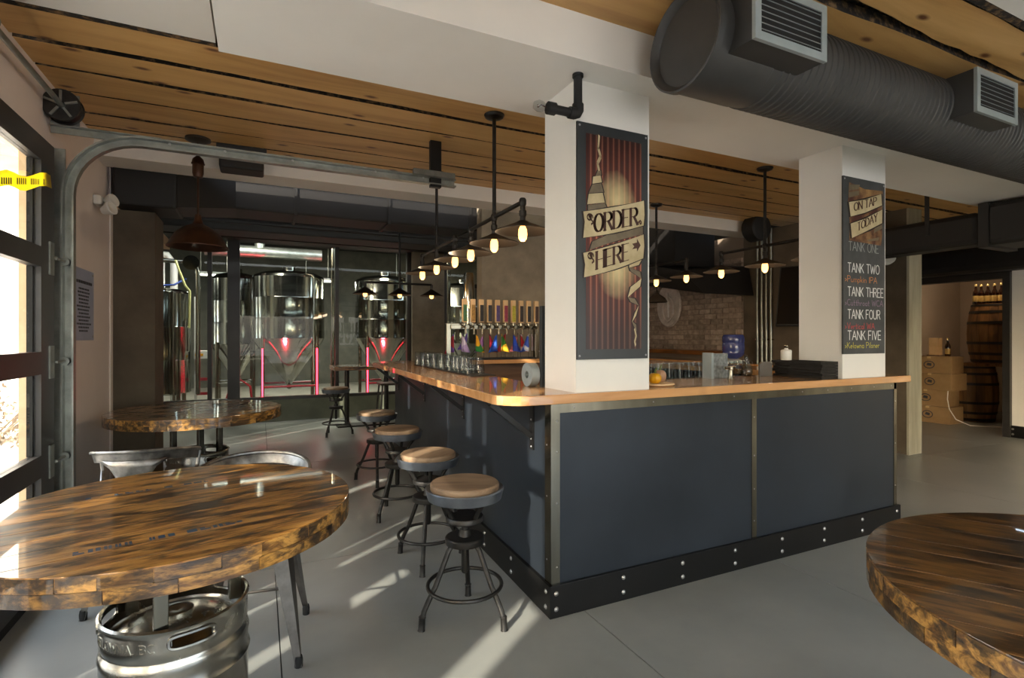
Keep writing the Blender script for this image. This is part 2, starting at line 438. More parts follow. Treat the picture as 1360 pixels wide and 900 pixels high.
# ------------------------------------------------------------------ lettering: stroke glyphs
def arc(cx, cy, rx, ry, a0, a1, n=10):
    return [(cx+rx*math.cos(R(a0+(a1-a0)*i/n)), cy+ry*math.sin(R(a0+(a1-a0)*i/n))) for i in range(n+1)]
G = {
 'A': (.7, [[(0,0),(.35,1),(.7,0)], [(.13,.36),(.57,.36)]]),
 'B': (.6, [[(0,0),(0,1)], [(0,1),(.3,1)]+arc(.3,.76,.24,.24,90,-90,8)+[(0,.52)], [(.3,.52)]+arc(.32,.26,.26,.26,90,-90,8)+[(0,0)]]),
 'C': (.62, [arc(.36,.5,.36,.5,50,310,14)]),
 'D': (.64, [[(0,0),(0,1)], [(0,1),(.22,1)]+arc(.22,.5,.42,.5,90,-90,12)+[(0,0)]]),
 'E': (.52, [[(0,0),(0,1)], [(0,1),(.52,1)], [(0,.52),(.42,.52)], [(0,0),(.52,0)]]),
 'F': (.5, [[(0,0),(0,1)], [(0,1),(.5,1)], [(0,.52),(.4,.52)]]),
 'H': (.6, [[(0,0),(0,1)], [(.6,0),(.6,1)], [(0,.52),(.6,.52)]]),
 'I': (.12, [[(.06,0),(.06,1)]]),
 'K': (.6, [[(0,0),(0,1)], [(.56,1),(0,.42)], [(.18,.58),(.6,0)]]),
 'L': (.5, [[(0,1),(0,0),(.5,0)]]),
 'N': (.62, [[(0,0),(0,1)], [(0,1),(.62,0)], [(.62,0),(.62,1)]]),
 'O': (.7, [arc(.35,.5,.35,.5,90,450,20)]),
 'P': (.56, [[(0,0),(0,1)], [(0,1),(.28,1)]+arc(.28,.74,.28,.26,90,-90,8)+[(0,.48)]]),
 'R': (.6, [[(0,0),(0,1)], [(0,1),(.3,1)]+arc(.3,.75,.26,.25,90,-90,8)+[(0,.5)], [(.28,.5),(.6,0)]]),
 'T': (.6, [[(.3,0),(.3,1)], [(0,1),(.6,1)]]),
 'U': (.6, [[(0,1),(0,.3)]+arc(.3,.3,.3,.3,180,360,10)+[(.6,1)]]),
 'V': (.64, [[(0,1),(.32,0),(.64,1)]]),
 'W': (.9, [[(0,1),(.22,0),(.45,.8),(.68,0),(.9,1)]]),
 'Y': (.64, [[(0,1),(.32,.5),(.64,1)], [(.32,.5),(.32,0)]]),
 'a': (.42, [arc(.2,.25,.2,.25,60,360,10), [(.4,.5),(.4,0)]]),
 'c': (.4, [arc(.22,.25,.2,.25,50,310,10)]),
 'e': (.42, [[(.02,.27),(.4,.27)]+arc(.21,.25,.2,.25,5,300,10)]),
 'h': (.4, [[(0,0),(0,1)], arc(.19,.3,.19,.2,180,0,8)+[(.38,0)]]),
 'i': (.1, [[(.05,0),(.05,.5)], [(.05,.66),(.05,.74)]]),
 'k': (.38, [[(0,0),(0,1)], [(.34,.5),(0,.2)], [(.1,.3),(.36,0)]]),
 'l': (.1, [[(.05,0),(.05,1)]]),
 'm': (.66, [[(0,0),(0,.5)], arc(.16,.32,.16,.18,180,0,6)+[(.32,0)], arc(.48,.32,.16,.18,180,0,6)+[(.64,0)]]),
 'n': (.4, [[(0,0),(0,.5)], arc(.19,.3,.19,.2,180,0,8)+[(.38,0)]]),
 'o': (.44, [arc(.22,.25,.2,.25,90,450,12)]),
 'p': (.42, [[(0,-.3),(0,.5)], arc(.2,.25,.2,.25,180,-180,12)]),
 'r': (.3, [[(0,0),(0,.5)], arc(.17,.3,.17,.2,180,40,6)]),
 's': (.36, [[(.32,.44),(.18,.5),(.04,.4),(.3,.14),(.16,0),(0,.08)]]),
 't': (.32, [[(.14,.85),(.14,.06),(.28,0)], [(0,.52),(.3,.52)]]),
 'u': (.4, [[(0,.5),(0,.18)]+arc(.19,.19,.19,.19,180,360,8)+[(.38,.5)], [(.38,.5),(.38,0)]]),
 'w': (.56, [[(0,.5),(.14,0),(.28,.4),(.42,0),(.56,.5)]]),
 '>': (.3, [[(0,.5),(.25,.28),(0,.06)]]),
 '.': (.12, [[(.03,0),(.09,.0)]]),
 ',': (.14, [[(.1,.06),(.03,-.14)]]),
}
def text2d(txt, gap=.14):
    """strokes of a line of text, cap height 1"""
    x = 0; out = []
    for ch in txt:
        if ch == ' ': x += .42; continue
        wd, st = G[ch]
        for s in st: out.append((ch, [(p[0]+x, p[1]) for p in s]))
        x += wd + gap
    return out, max(x-gap, .01)

def ribbon(mb, pts, wa, wb, place):
    """flat strokes: wa = half width of upright strokes, wb = of level ones; place maps 2d to 3d"""
    for a, b in zip(pts[:-1], pts[1:]):
        dx, dy = b[0]-a[0], b[1]-a[1]; l = math.hypot(dx, dy)
        if l < 1e-6: continue
        nx, ny = -dy/l, dx/l
        hw = wb + (wa-wb)*abs(dy)/l
        ex, ey = dx/l*hw*.5, dy/l*hw*.5
        q = [(a[0]+nx*hw-ex, a[1]+ny*hw-ey), (a[0]-nx*hw-ex, a[1]-ny*hw-ey), (b[0]-nx*hw+ex, b[1]-ny*hw+ey), (b[0]+nx*hw+ex, b[1]+ny*hw+ey)]
        mb.add([place(*p) for p in q], [(0,1,2,3)])

def letter(mb, txt, place, h, width, wa=.09, wb=.05, gap=.14, serif=False):
    """text of cap height h fitted to width; place(u, v) in metres"""
    st, L = text2d(txt, gap)
    kx = width/L
    for ch, s in st:
        ribbon(mb, [(p[0]*kx, p[1]*h) for p in s], wa*h, wb*h, place)
        if serif:
            for q in (s[0], s[-1]):
                if ch in 'HRDENPTAY' and (abs(q[1]) < .01 or abs(q[1]-1) < .01) and abs(s[0][1]-s[-1][1]) > .4:
                    ribbon(mb, [((q[0])*kx-.11*h, q[1]*h), (q[0]*kx+.11*h, q[1]*h)], wb*h, wb*h, place)

# ================================================================== THE SETTING
ZC = 2.84        # underside of the timber slab ceiling
# floor: poured slabs with saw-cut joints
fl = struct('floor', MB().box(-1.6, 12.2, -3.6, 9.2, -.06, -.012), m_joint)
xs = [-1.6, -1.29, .08, 1.455, 2.83, 4.2, 5.58, 6.95, 8.32, 9.7, 12.2]
ys = [-3.6, -2.0, .7, 3.4, 6.1, 9.2]
for i in range(len(xs)-1):
    for j in range(len(ys)-1):
        g = .0025
        build('concrete_slab', MB().box(xs[i]+g, xs[i+1]-g, ys[j]+g, ys[j+1]-g, -.03, 0), m_floor, fl, smooth=0)

# ceiling: timber slabs with live edges, bark in the gaps, drywall fields
ce = struct('ceiling', MB().box(-1.1, 9.3, -3.6, 5.0, 2.93, 2.99), m_bark, smooth=0)
def slab(x0, x1, y0, y1, wob0, wob1, name='ceiling_slab', m=None, z0=ZC, z1=ZC+.06, seed=0):
    rnd = random.Random(seed); n = int((x1-x0)/.12)
    a = []; b = []
    p0 = rnd.random()*6; p1 = rnd.random()*6
    for i in range(n+1):
        x = x0+(x1-x0)*i/n
        a.append((x, y0+wob0*(.5*math.sin(x*2.1+p0)+.3*math.sin(x*5.3+p1)+.4*(rnd.random()-.5))))
        b.append((x, y1+wob1*(.5*math.sin(x*1.7+p1)+.3*math.sin(x*4.7+p0)+.4*(rnd.random()-.5))))
    mb = MB(); v = []; f = []
    for i in range(n+1):
        v += [(a[i][0],a[i][1],z0),(b[i][0],b[i][1],z0),(a[i][0],a[i][1]+.006,z1),(b[i][0],b[i][1]-.006,z1)]
    for i in range(n):
        o = i*4; q = o+4
        f += [(o,o+1,q+1,q),(o,q,q+2,o+2),(o+1,o+3,q+3,q+1),(o+2,q+2,q+3,o+3)]
    f += [(0,2,3,1),(4*n,4*n+1,4*n+3,4*n+2)]
    mb.add(v, f)
    o = build(name, mb, m or m_ceil_wood, ce, smooth=0)
    o.data.materials.append(m_bark)
    for p in o.data.polygons:
        if p.normal.z > -.5: p.material_index = 1
    return o
gaps = [3.385, 3.692, 4.018, 4.35, 4.60]
edges = [3.08]+gaps+[4.83]
half = [.004, .022, .014, .011, .011, .010, .004]
for i in range(len(edges)-1):
    slab(-1.1, 8.9, edges[i]+half[i], edges[i+1]-half[i+1], .012 if half[i] > .005 else 0, .014 if half[i+1] > .005 else 0, seed=i+1)
slab(-.16, 8.9, 2.66, 3.078, 0, 0, seed=20)
slab(-1.1, 9.3, 1.50, 2.06, .02, 0, seed=30)
slab(-1.1, 9.3, 1.235, 1.455, .02, .03, seed=31)
build('bark_edge', MB().box(-1.1, -.2, 3.035, 3.075, ZC-.004, ZC+.05), m_bark, ce, smooth=0)
build('bark_edge', MB().box(-1.1, 9.3, 1.19, 1.225, ZC-.004, ZC+.05), m_bark, ce, smooth=0)
build('drywall_field', MB().box(-1.1, -.2, 2.6, 3.035, ZC-.003, ZC+.06), m_white, ce, smooth=0)
build('drywall_field', MB().box(-1.1, 9.3, -3.6, 1.19, ZC-.003, ZC+.06), m_white, ce, smooth=0)
struct('ceiling_beam', MB().box(-.165, 9.3, 2.04, 2.68, 2.63, ZC+.04), m_white, smooth=0)
struct('ceiling_beam', MB().box(-1.1, 5.9, 4.82, 5.12, 2.70, ZC+.12), m_white, smooth=0)
struct('ceiling_rear', MB().box(-1.6, 12.3, 5.0, 9.4, 3.12, 3.18), m_black_ceiling, smooth=0)
struct('ceiling_beam', MB().box(-1.6, 9.2, 9.0, 9.4, 2.86, 3.14), m_black_ceiling, smooth=0)

# walls
XW = -1.10
struct('wall_left', MB().box(XW-.07, XW, 3.80, 5.26, 0, ZC+.05), m_wallpink, smooth=0)
struct('wall_left_header', MB().box(XW-.07, XW, -3.6, 3.80, 2.46, ZC+.05), m_wallpink, smooth=0)
struct('wall_left_front', MB().box(XW-.07, XW, -3.6, -1.0, 0, 2.46), m_wallpink, smooth=0)
struct('column', MB().box(XW, -.80, 5.33, 5.76, 0, 2.41), m_concdark, smooth=0)
struct('wall_left_rear_low', MB().box(-1.62, -1.5, 5.3, 9.3, 0, .25), m_wallpink, smooth=0)
struct('wall_left_rear_header', MB().box(-1.62, -1.5, 5.3, 9.3, 2.35, 3.2), m_wallpink, smooth=0)
struct('wall_left_rear_pier', MB().box(-1.62, -1.5, 5.33, 6.54, .25, 2.35), m_wallpink, smooth=0)
struct('wall_left_rear_pier', MB().box(-1.62, -1.5, 7.18, 9.3, .25, 2.35), m_wallpink, smooth=0)
struct('wall_return', MB().box(-1.58, XW+.01, 5.262, 5.335, 0, 3.1), m_wallpink, smooth=0)
wn = struct('window_1', MB().box(-1.62, -1.5, 6.67, 6.72, .25, 2.35).box(-1.62,-1.5,6.80,7.06,.25,2.35), m_doorframe, smooth=0)
build('window_pane', MB().box(-1.565, -1.56, 6.54, 7.18, .25, 2.35), m_glass, wn, smooth=0)
# front wall behind the camera: shop windows onto the street
struct('wall_front_header', MB().box(-1.17, 9.4, -3.7, -3.6, 2.15, ZC+.05), m_white, smooth=0)
struct('wall_front_sill', MB().box(-1.17, 9.4, -3.7, -3.6, 0, .35), m_white, smooth=0)
for a, b in ((-1.17,-.9),(2.0,2.25),(5.2,9.4)):
    struct('wall_front_pier', MB().box(a, b, -3.7, -3.6, .35, 2.15), m_white, smooth=0)
# right side: cooler front with black framed opening and white panel
struct('wall_right', MB().box(9.2, 9.3, -3.6, 3.52, .16, ZC+.05), m_white, smooth=0)
struct('wall_right_rear', MB().box(9.2, 9.3, 5.4, 9.3, 0, 3.2), m_cooler, smooth=0)
struct('wall_right_header', MB().box(9.2, 9.3, 3.52, 5.4, 2.24, 3.2), m_black_ceiling, smooth=0)
kb = struct('baseboard_right', MB().box(9.17, 9.2, -3.6, 3.60, 0, .16), m_kick, smooth=0)
for k in range(5):
    for z in (.045, .115):
        build('bolt_head', MB().lathe([(0,0),(.014,0),(.012,.008),(0,.01)], 10).xf(Matrix.Rotation(R(-90), 4, 'Y')).move(9.17, 3.50-.45*k, z), m_bolt, kb)
dr = frame_of('door_2')
build('door_jamb', MB().box(9.14, 9.3, 3.52, 3.60, 0, 2.24), m_doorframe, dr, smooth=0)
build('door_jamb', MB().box(9.14, 9.3, 5.32, 5.40, 0, 2.24), m_doorframe, dr, smooth=0)
build('door_head', MB().box(9.14, 9.3, 3.60, 5.32, 2.16, 2.24), m_doorframe, dr, smooth=0)
struct('wall_cooler_back', MB().box(12.1, 12.2, 2.4, 7.0, 0, 2.7), m_cooler, smooth=0)
struct('wall_cooler_side', MB().box(9.3, 12.1, 5.4, 5.5, 0, 2.7), m_cooler, smooth=0)
struct('wall_cooler_front', MB().box(9.3, 12.1, 2.4, 2.5, 0, 2.7), m_cooler, smooth=0)
struct('ceiling_cooler', MB().box(9.3, 12.1, 2.5, 5.5, 2.6, 2.7), m_cooler, smooth=0)
# concrete column by the bar's right end, with its board marks
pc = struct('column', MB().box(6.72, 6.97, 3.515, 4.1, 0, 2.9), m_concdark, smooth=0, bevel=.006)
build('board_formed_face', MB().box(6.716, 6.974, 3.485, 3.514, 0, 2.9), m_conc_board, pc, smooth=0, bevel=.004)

# white columns
struct('column', MB().box(1.405, 1.862, 2.207, 2.518, 1.083, 2.63), m_white, smooth=0)
struct('column', MB().box(3.484, 3.962, 2.207, 2.518, 1.083, 2.63), m_white, smooth=0)

# rear partition: curb, glass, mullions, concrete pier
struct('wall_back_curb', MB().box(-1.5, 4.6, 9.22, 9.38, 0, .35), m_curb, smooth=0)
gp = struct('window_2', MB().box(-1.5, 4.6, 9.24, 9.34, .35, .40), m_doorframe, smooth=0)
for x0, x1 in ((-1.5,-1.40),(-.72,-.66),(-.45,-.28),(1.14,1.20),(2.36,2.43),(3.02,3.10)):
    build('mullion', MB().box(x0, x1, 9.24, 9.34, .40, 2.90), m_doorframe, gp, smooth=0)
for x0, x1 in ((-1.40,-.72),(-.66,-.45),(-.28,1.14),(1.20,2.36),(3.10,4.6)):
    build('glass_pane', MB().box(x0, x1, 9.285, 9.295, .40, 2.90), m_glass2, gp, smooth=0)
struct('column', MB().box(2.43, 3.02, 9.15, 9.5, 0, 3.0), m_conc, smooth=0)
struct('wall_back', MB().box(4.6, 9.2, 9.22, 9.38, 0, 3.2), m_conc, smooth=0)
# concrete wall behind the taps
struct('wall_taps', MB().box(2.18, 3.4, 5.32, 5.46, 0, 2.9), m_conc, smooth=0)
# brick wall at the bar's far side, concrete beside it
bw = struct('wall_brick', MB().box(5.925, 6.05, 5.10, 8.4, 0, 2.75), m_mortar, smooth=0)
proto_brick = None
rnd = random.Random(3)
for row in range(17):
    z = 1.17+row*.075
    y = 5.105-(.11 if row % 2 else 0)
    while y < 7.15:
        a = max(y, 5.105); b = min(y+.21, 7.4)
        if b-a > .05:
            if proto_brick is None:
                proto_brick = build('brick', MB().box(-.022,.022,-.105,.105,-.0325,.0325), m_brick, bw, world=False, smooth=0)
                o = proto_brick
            else:
                o = bpy.data.objects.new('brick', proto_brick.data); link(o, bw)
            o.location = (5.921-rnd.random()*.010, (a+b)/2, z+.0325); o.scale = (1, (b-a)/.21, 1)
        y += .22
struct('wall_bar_right', MB().box(5.93, 6.1, 4.15, 5.10, 0, 2.75), m_concdark, smooth=0)

# brewery hall beyond the glass
struct('floor_brewery', MB().box(-5, 8, 9.38, 16.2, -.06, 0), m_brewfloor, smooth=0)
struct('wall_brewery_back', MB().box(-5, 8, 16.2, 16.3, 0, 4), m_brewwall, smooth=0)
for y0, y1 in ((9.38,10.2),(10.7,12.0),(12.5,13.8),(14.3,16.2)):
    struct('wall_brewery_left', MB().box(-5.1, -5, y0, y1, 0, 4), m_white, smooth=0)
struct('wall_brewery_sill', MB().box(-5.1, -5, 10.2, 14.3, 0, .8), m_white, smooth=0)
struct('wall_brewery_header', MB().box(-5.1, -5, 10.2, 14.3, 3.0, 4), m_white, smooth=0)
struct('wall_brewery_right', MB().box(8, 8.1, 9.38, 16.2, 0, 4), m_brewwall, smooth=0)
struct('ceiling_brewery', MB().box(-5, 8, 9.38, 16.2, 3.9, 4), m_black_ceiling, smooth=0)
struct('wall_brewery_front', MB().box(-5, -1.5, 9.3, 9.4, 0, 4), m_white, smooth=0)
struct('ground_outside', MB().box(-40, -1.17, -40, 40, -.16, -.06), m_ground, smooth=0)
struct('ground_street', MB().box(-1.17, 40, -40, -3.7, -.16, -.06), m_ground, smooth=0)

# ------------------------------------------------------------------ door_1: the glazed overhead door
XG = -1.04
d1 = frame_of('door_1')
YF0, YF1 = -.95, 3.775
build('door_rail', MB().box(XG-.05, XG, YF0, YF1, 2.295, 2.42), m_doorframe, d1, smooth=0)
for a, b in ((1.731,1.837),(1.161,1.28),(.615,.733),(.05,.19)):
    build('door_rail', MB().box(XG-.05, XG, YF0, YF1, a, b), m_doorframe, d1, smooth=0)
build('door_seal', MB().box(XG-.045, XG-.005, YF0, YF1, 0, .05), m_rubber, d1, smooth=0)
for za, zb in ((.19,.615),(.733,1.161),(1.28,1.731),(1.837,2.295)):
    for yc in (3.677, 2.42, 1.19, -.05, -.9):
        wd = .097 if yc > 3 else .05
        build('door_stile', MB().box(XG-.05, XG, yc-wd, yc+wd, za, zb), m_doorframe, d1, smooth=0)
    for ya, yb in ((2.47,3.58),(1.24,2.37),(0,1.14),(-.85,-.1)):
        build('door_pane', MB().box(XG-.03, XG-.024, ya, yb, za, zb), m_glass, d1, smooth=0)
        build('glazing_bead', MB().box(XG-.055, XG-.03, yb-.02, yb, za, zb), m_blackhole, d1, smooth=0)
for z in (1.79, 1.22, .675):
    h = build('door_hinge', MB().box(XG, XG+.008, 3.69, 3.75, z-.09, z+.09), m_track, d1, smooth=0)
    build('roller', MB().cyl((XG+.03, 3.70, z), (XG+.03, 3.86, z), .008, n=8).lathe([(0,-.012),(.024,-.012),(.024,.012),(0,.012)], 14, (XG+.03, 3.84, z), axis='y'), m_track, h)
# outside jamb and head trim that show through the glass
struct('trim_1', MB().box(XW-.07, XG-.055, 3.70, 3.80, 0, 2.46), m_beigeext, smooth=0)

struct('exterior_building', MB().box(-14, -2.3, 10.5, 10.8, -.1, 6), m_extwhite, smooth=0)
# exterior: eave and shrub
struct('roof_eave', MB().box(-1.75, -1.17, -6, 9, 2.62, 2.75), m_beigeext, smooth=0)

# ================================================================== THINGS
# ------------------------------------------------------------------ overhead door hardware
t = thing('door_track', 'curved galvanised steel track of the overhead door running below the timber ceiling', 'track', (-1.0, 3.86, 0))
pts = [(-1.0, 3.86, 0.02), (-1.0, 3.86, 2.18)]
for i in range(1, 11):
    a = i/10*PI/2
    pts.append((-1.0+.36*(1-math.cos(a)), 3.86, 2.18+.36*math.sin(a)))
pts.append((1.36, 3.86, 2.54))
def sweep_c(pts, name):                    # a C-shaped channel
    mb = MB()
    prof = [(-.024,-.03),(.024,-.03),(.024,-.02),(-.018,-.02),(-.018,.02),(.024,.02),(.024,.03),(-.024,.03)]
    rs = []
    for i, p in enumerate(pts):
        a = Vector(pts[max(i-1,0)]); b = Vector(pts[min(i+1,len(pts)-1)])
        tt = (b-a).normalized(); side = Vector((0,1,0)); nn = tt.cross(side)
        rs.append([Vector(p)+side*(-q[0])+nn*q[1] for q in prof])
    mb.rings(rs)
    return build(name, mb, m_track, t, smooth=30)
sweep_c(pts, 'track_rail')
build('angle_bracket', MB().box(-1.09,-.55,3.895,3.903,2.54,2.584).box(-1.09,-.55,3.865,3.903,2.578,2.584), m_track, t, smooth=0)
build('wall_angle', MB().box(-1.09,-1.02,3.885,3.895,.02,2.45).box(-1.09,-1.08,3.86,3.93,.02,2.45), m_track, t, smooth=0)
build('track_hanger', MB().box(1.16,1.245,3.84,3.885,2.49,2.845), m_kick, t, smooth=0, bevel=.004)
build('track_end_plate', MB().box(1.02,1.34,3.80,3.835,2.56,2.60), m_track, t, smooth=0)
for x in (-.5,-.2,.2,.75,1.1):
    build('bolt_head', MB().lathe([(0,-.004),(.008,-.004),(.008,0)], 8, (x, 3.835, 2.545), axis='y'), m_bolt, t)
t = thing('torsion_shaft', 'grey torsion shaft with cable drum above the glazed overhead door', 'door spring', (-1.02, 3.85, 2.68))
build('shaft', MB().cyl((-1.02,-.9,2.68),(-1.02,3.92,2.68),.014,n=12), m_track, t)
build('cable_drum', MB().lathe([(.02,-.05),(.088,-.05),(.092,-.045),(.084,-.04),(.084,.02),(.092,.026),(.088,.03),(.02,.03)], 32, (-1.02,3.86,2.68), axis='y'), m_darkmetal, t)
for k in range(5):
    a = k*2*PI/5
    build('drum_spoke', MB().box(-.006,.006,-.06,-.048,.02,.08).xf(Matrix.Rotation(a,4,'Y')).move(-1.02,3.86,2.68), m_track, t, smooth=0)
build('spring_coil', MB().tube([(-1.02+.034*math.cos(i*.9), 1.2+i*.0085, 2.68+.034*math.sin(i*.9)) for i in range(150)], .005, 5), m_track, t)
build('end_bearing_plate', MB().box(-1.095,-.96,3.91,3.92,2.58,2.78), m_track, t, smooth=0)
build('shaft_bracket', MB().box(-1.095,-1.0,2.9,2.91,2.60,2.76).lathe([(.016,-.02),(.04,-.02),(.04,.02),(.016,.02)], 20, (-1.02,2.905,2.68), axis='y'), m_track, t, smooth=30)
tp = MB()
P0 = Vector((-1.025, 3.66, 2.20)); P1 = Vector((-1.035, 2.6, 1.93))
v = []; n = 14
for i in range(n+1):
    p = P0.lerp(P1, i/n); s = .014*math.sin(i*1.1)
    v += [(p.x+.004*math.sin(i*.9), p.y, p.z+.035+s), (p.x+.006*math.cos(i*.8), p.y, p.z-.035+s)]
tp.add(v, [(2*i,2*i+1,2*i+3,2*i+2) for i in range(n)])
tape = build('warning_tape', tp, m_tape, None, solid=.0012)
tag(tape, 'strip of yellow printed tape stuck across the top panes of the overhead door', 'tape')
tm = MB()
for i in range(5, 40):
    if i % 7 in (0, 6): continue
    p = P0.lerp(P1, i/46); tm.box(p.x+.007,p.x+.0075,p.y-.008,p.y+.006,p.z-.016,p.z+.014)
build('tape_print', tm, m_print, tape, smooth=0)

# ------------------------------------------------------------------ things on the left wall
t = thing('notice_sign', 'blue grey printed notice screwed to the left wall beside the door track', 'sign', (XW, 4.55, 1.33))
build('notice_board', MB().box(XW, XW+.006, 4.30, 4.79, 1.335, 1.825), m_bluegrey, t, smooth=0)
pr = MB()
rnd = random.Random(11)
for k in range(15):
    z = 1.74-k*.024; hw = .15*(.6+.4*rnd.random()) if k else .19
    if k == 1: continue
    y = 4.545-hw
    while y < 4.545+hw:
        l = .015+.03*rnd.random(); pr.box(XW+.006, XW+.0066, y, y+l, z-(.010 if k else .016), z+(.002 if k else .004)); y += l+.008
build('notice_print', pr, m_print, t, smooth=0)['kind'] = 'stuff'
for y in (4.325, 4.765):
    for z in (1.36, 1.80):
        build('screw', MB().lathe([(0,.004),(.008,.003),(.009,0)], 10).xf(Matrix.Rotation(R(90),4,'Y')).move(XW+.006,y,z), m_bolt, t)
t = thing('emergency_light', 'white twin head emergency light on the left wall below the black duct', 'light', (XW, 4.85, 2.35))
build('body', MB().box(XW, XW+.05, 4.78, 4.92, 2.33, 2.40), m_plastic, t, smooth=0, bevel=.01)
for y, z, dz in ((4.88, 2.36, .03), (4.83, 2.29, -.03)):
    h = build('lamp_head', MB().lathe([(0,0),(.025,.0),(.045,.05),(.05,.075),(.046,.08),(0,.07)], 20).xf(Matrix.Rotation(R(70),4,'Y') @ Matrix.Rotation(R(25),4,'X')).move(XW+.05, y, z), m_plastic, t)
t = thing('emergency_light', 'white round emergency lamp beside the chalkboard column on the concrete pillar', 'light', (6.7, 3.75, 2.25))
build('body', MB().box(6.66,6.72,3.80,3.92,2.22,2.32), m_plastic, t, smooth=0, bevel=.01)
build('lamp_head', MB().lathe([(0,0),(.04,.0),(.085,.05),(.095,.09),(.088,.1),(.05,.085),(0,.08)], 24).xf(Matrix.Rotation(R(-65),4,'Y')@Matrix.Rotation(R(40),4,'X')).move(6.66, 3.72, 2.26), m_plastic, t)

# ------------------------------------------------------------------ the bar
CX, CY = 1.258, 2.205
LA = -R(1.72)                                # the left run leans a little off the square
bar = thing('bar_counter_base', 'long bar clad in dark blue grey steel sheets with a bolted black kick plate', 'bar', (CX, CY, 0))
build('kick_plate', MB().box(CX, 4.145, CY, CY+.02, 0, .157), m_kick, bar, smooth=0, bevel=.002)
build('kick_plate', MB().box(CX, CX+.02, CY+.001, 6.0, 0, .157).rot(LA, (CX,CY)), m_kick, bar, smooth=0, bevel=.002)
build('kick_plate', MB().box(4.125, 4.145, CY+.02, 6.0, 0, .157), m_kick, bar, smooth=0)
PF = CY+.018                                  # face of the front sheets
build('steel_sheet', MB().box(1.30, 2.655, PF, PF+.012, .15, 1.0), m_blacksteel, bar, smooth=0)
build('steel_sheet', MB().box(2.68, 4.10, PF, PF+.012, .15, 1.0), m_blacksteel, bar, smooth=0)
for a, b in ((2.23,3.945),(3.952,5.66),(5.665,5.98)):
    build('steel_sheet', MB().box(CX+.018, CX+.03, a, b, .15, 1.035).rot(LA, (CX,CY)), m_blacksteel, bar, smooth=0)
build('steel_sheet', MB().box(4.10, 4.112, CY+.03, 5.98, .15, 1.035), m_blacksteel, bar, smooth=0)
build('bar_carcass', MB().box(1.35, 4.09, PF+.012, PF+.06, .02, 1.03), m_kick, bar, smooth=0)
build('bar_carcass', MB().box(CX+.03, CX+.08, CY+.1, 5.97, .02, 1.03).rot(LA,(CX,CY)), m_kick, bar, smooth=0)
build('bar_carcass', MB().box(4.05, 4.10, CY+.1, 5.97, .02, 1.03), m_kick, bar, smooth=0)
build('bar_end_panel', MB().box(CX+.02, 1.60, 5.98, 6.0, .0, 1.035).rot(LA,(CX,CY)), m_blacksteel, bar, smooth=0)
ct = build('corner_trim', MB().prism([(CX+.012,PF-.006),(CX+.012,PF+.055),(CX+.018,PF+.055),(CX+.018,PF),(CX+.062,PF),(CX+.062,PF-.006)], .155, 1.034), m_steel, bar, smooth=0)
tt = build('top_trim', MB().box(CX+.062, 4.115, PF-.006, PF, .988, 1.034), m_steel, bar, smooth=0)
dv = build('divider_trim', MB().box(2.648, 2.688, PF-.005, PF, .157, .988), m_steel, bar, smooth=0)
et = build('end_trim', MB().prism([(4.085,PF-.006),(4.118,PF-.006),(4.118,PF+.04),(4.112,PF+.04),(4.112,PF),(4.085,PF)], .155, 1.034), m_steel, bar, smooth=0)
rivet = None
def head(parent, x, y, z, r, ax='-y', m=m_bolt, name='bolt_head'):
    mb = MB().lathe([(0,.55*r),(.5*r,.48*r),(.85*r,.25*r),(r,0)], 10)
    mb.xf({'-y': Matrix.Rotation(R(90),4,'X'), '-x': Matrix.Rotation(R(-90),4,'Y'), '-z': Matrix.Rotation(R(180),4,'X')}[ax]).move(x,y,z)
    return build(name, mb, m, parent)
for z in (.24,.55,.80,.95): head(ct, CX+.045, PF-.006, z, .0045, name='rivet')
for z in (.27,.58,.83): head(ct, CX+.012, PF+.035, z, .0045, '-x', name='rivet')
for z in (.26,.45,.65,.88): head(dv, 2.668, PF-.005, z, .0045, name='rivet')
for z in (.3,.6,.9): head(et, 4.10, PF-.006, z, .0045, name='rivet')
for x in (1.40,1.9,2.5,3.1,3.35,3.6,3.85,4.05): head(tt, x, PF-.006, 1.012, .0045, name='rivet')
for i in range(8):
    x = CX+.035+i*.401
    for z in (.043, .118): head(bar, x, CY, z, .0125)
for i in range(9):
    y = CY+.045+i*.42
    for z in (.043, .118):
        p = Matrix.Rotation(LA,4,'Z') @ Vector((0, y-CY, 0))
        head(bar, CX+p.x, CY+p.y, z, .0125, '-x')
def bracket(y, first=False):
    mb = MB()
    mb.box(CX+.008, CX+.018, y-.02, y+.02, .775, 1.035)
    mb.box(CX-.24, CX+.018, y-.02, y+.02, 1.025, 1.035)
    q = math.hypot(.22, .15)
    a = Vector((CX+.004, y, .845)); b = Vector((CX-.22, y, 1.022))
    d = (b-a).normalized(); nrm = Vector((d.z, 0, -d.x))*.013
    vs = []
    for p in (a, b):
        for s in (-.018, .018):
            for k in (-1, 1): vs.append(p+Vector((0,s,0))+nrm*k)
    mb.add(vs, [(0,1,3,2),(4,6,7,5),(0,4,5,1),(2,3,7,6),(0,2,6,4),(1,5,7,3)])
    mb.rot(LA, (CX,CY))
    o = build('shelf_bracket', mb, m_kick, bar, smooth=0)
    for z in (.79, .83, .93):
        p = Matrix.Rotation(LA,4,'Z') @ Vector((.008, y-CY, 0))
        head(o, CX+p.x, CY+p.y, z, .006, '-x', name='bracket_bolt')
for y in (2.43, 3.55, 4.65, 5.78): bracket(y)

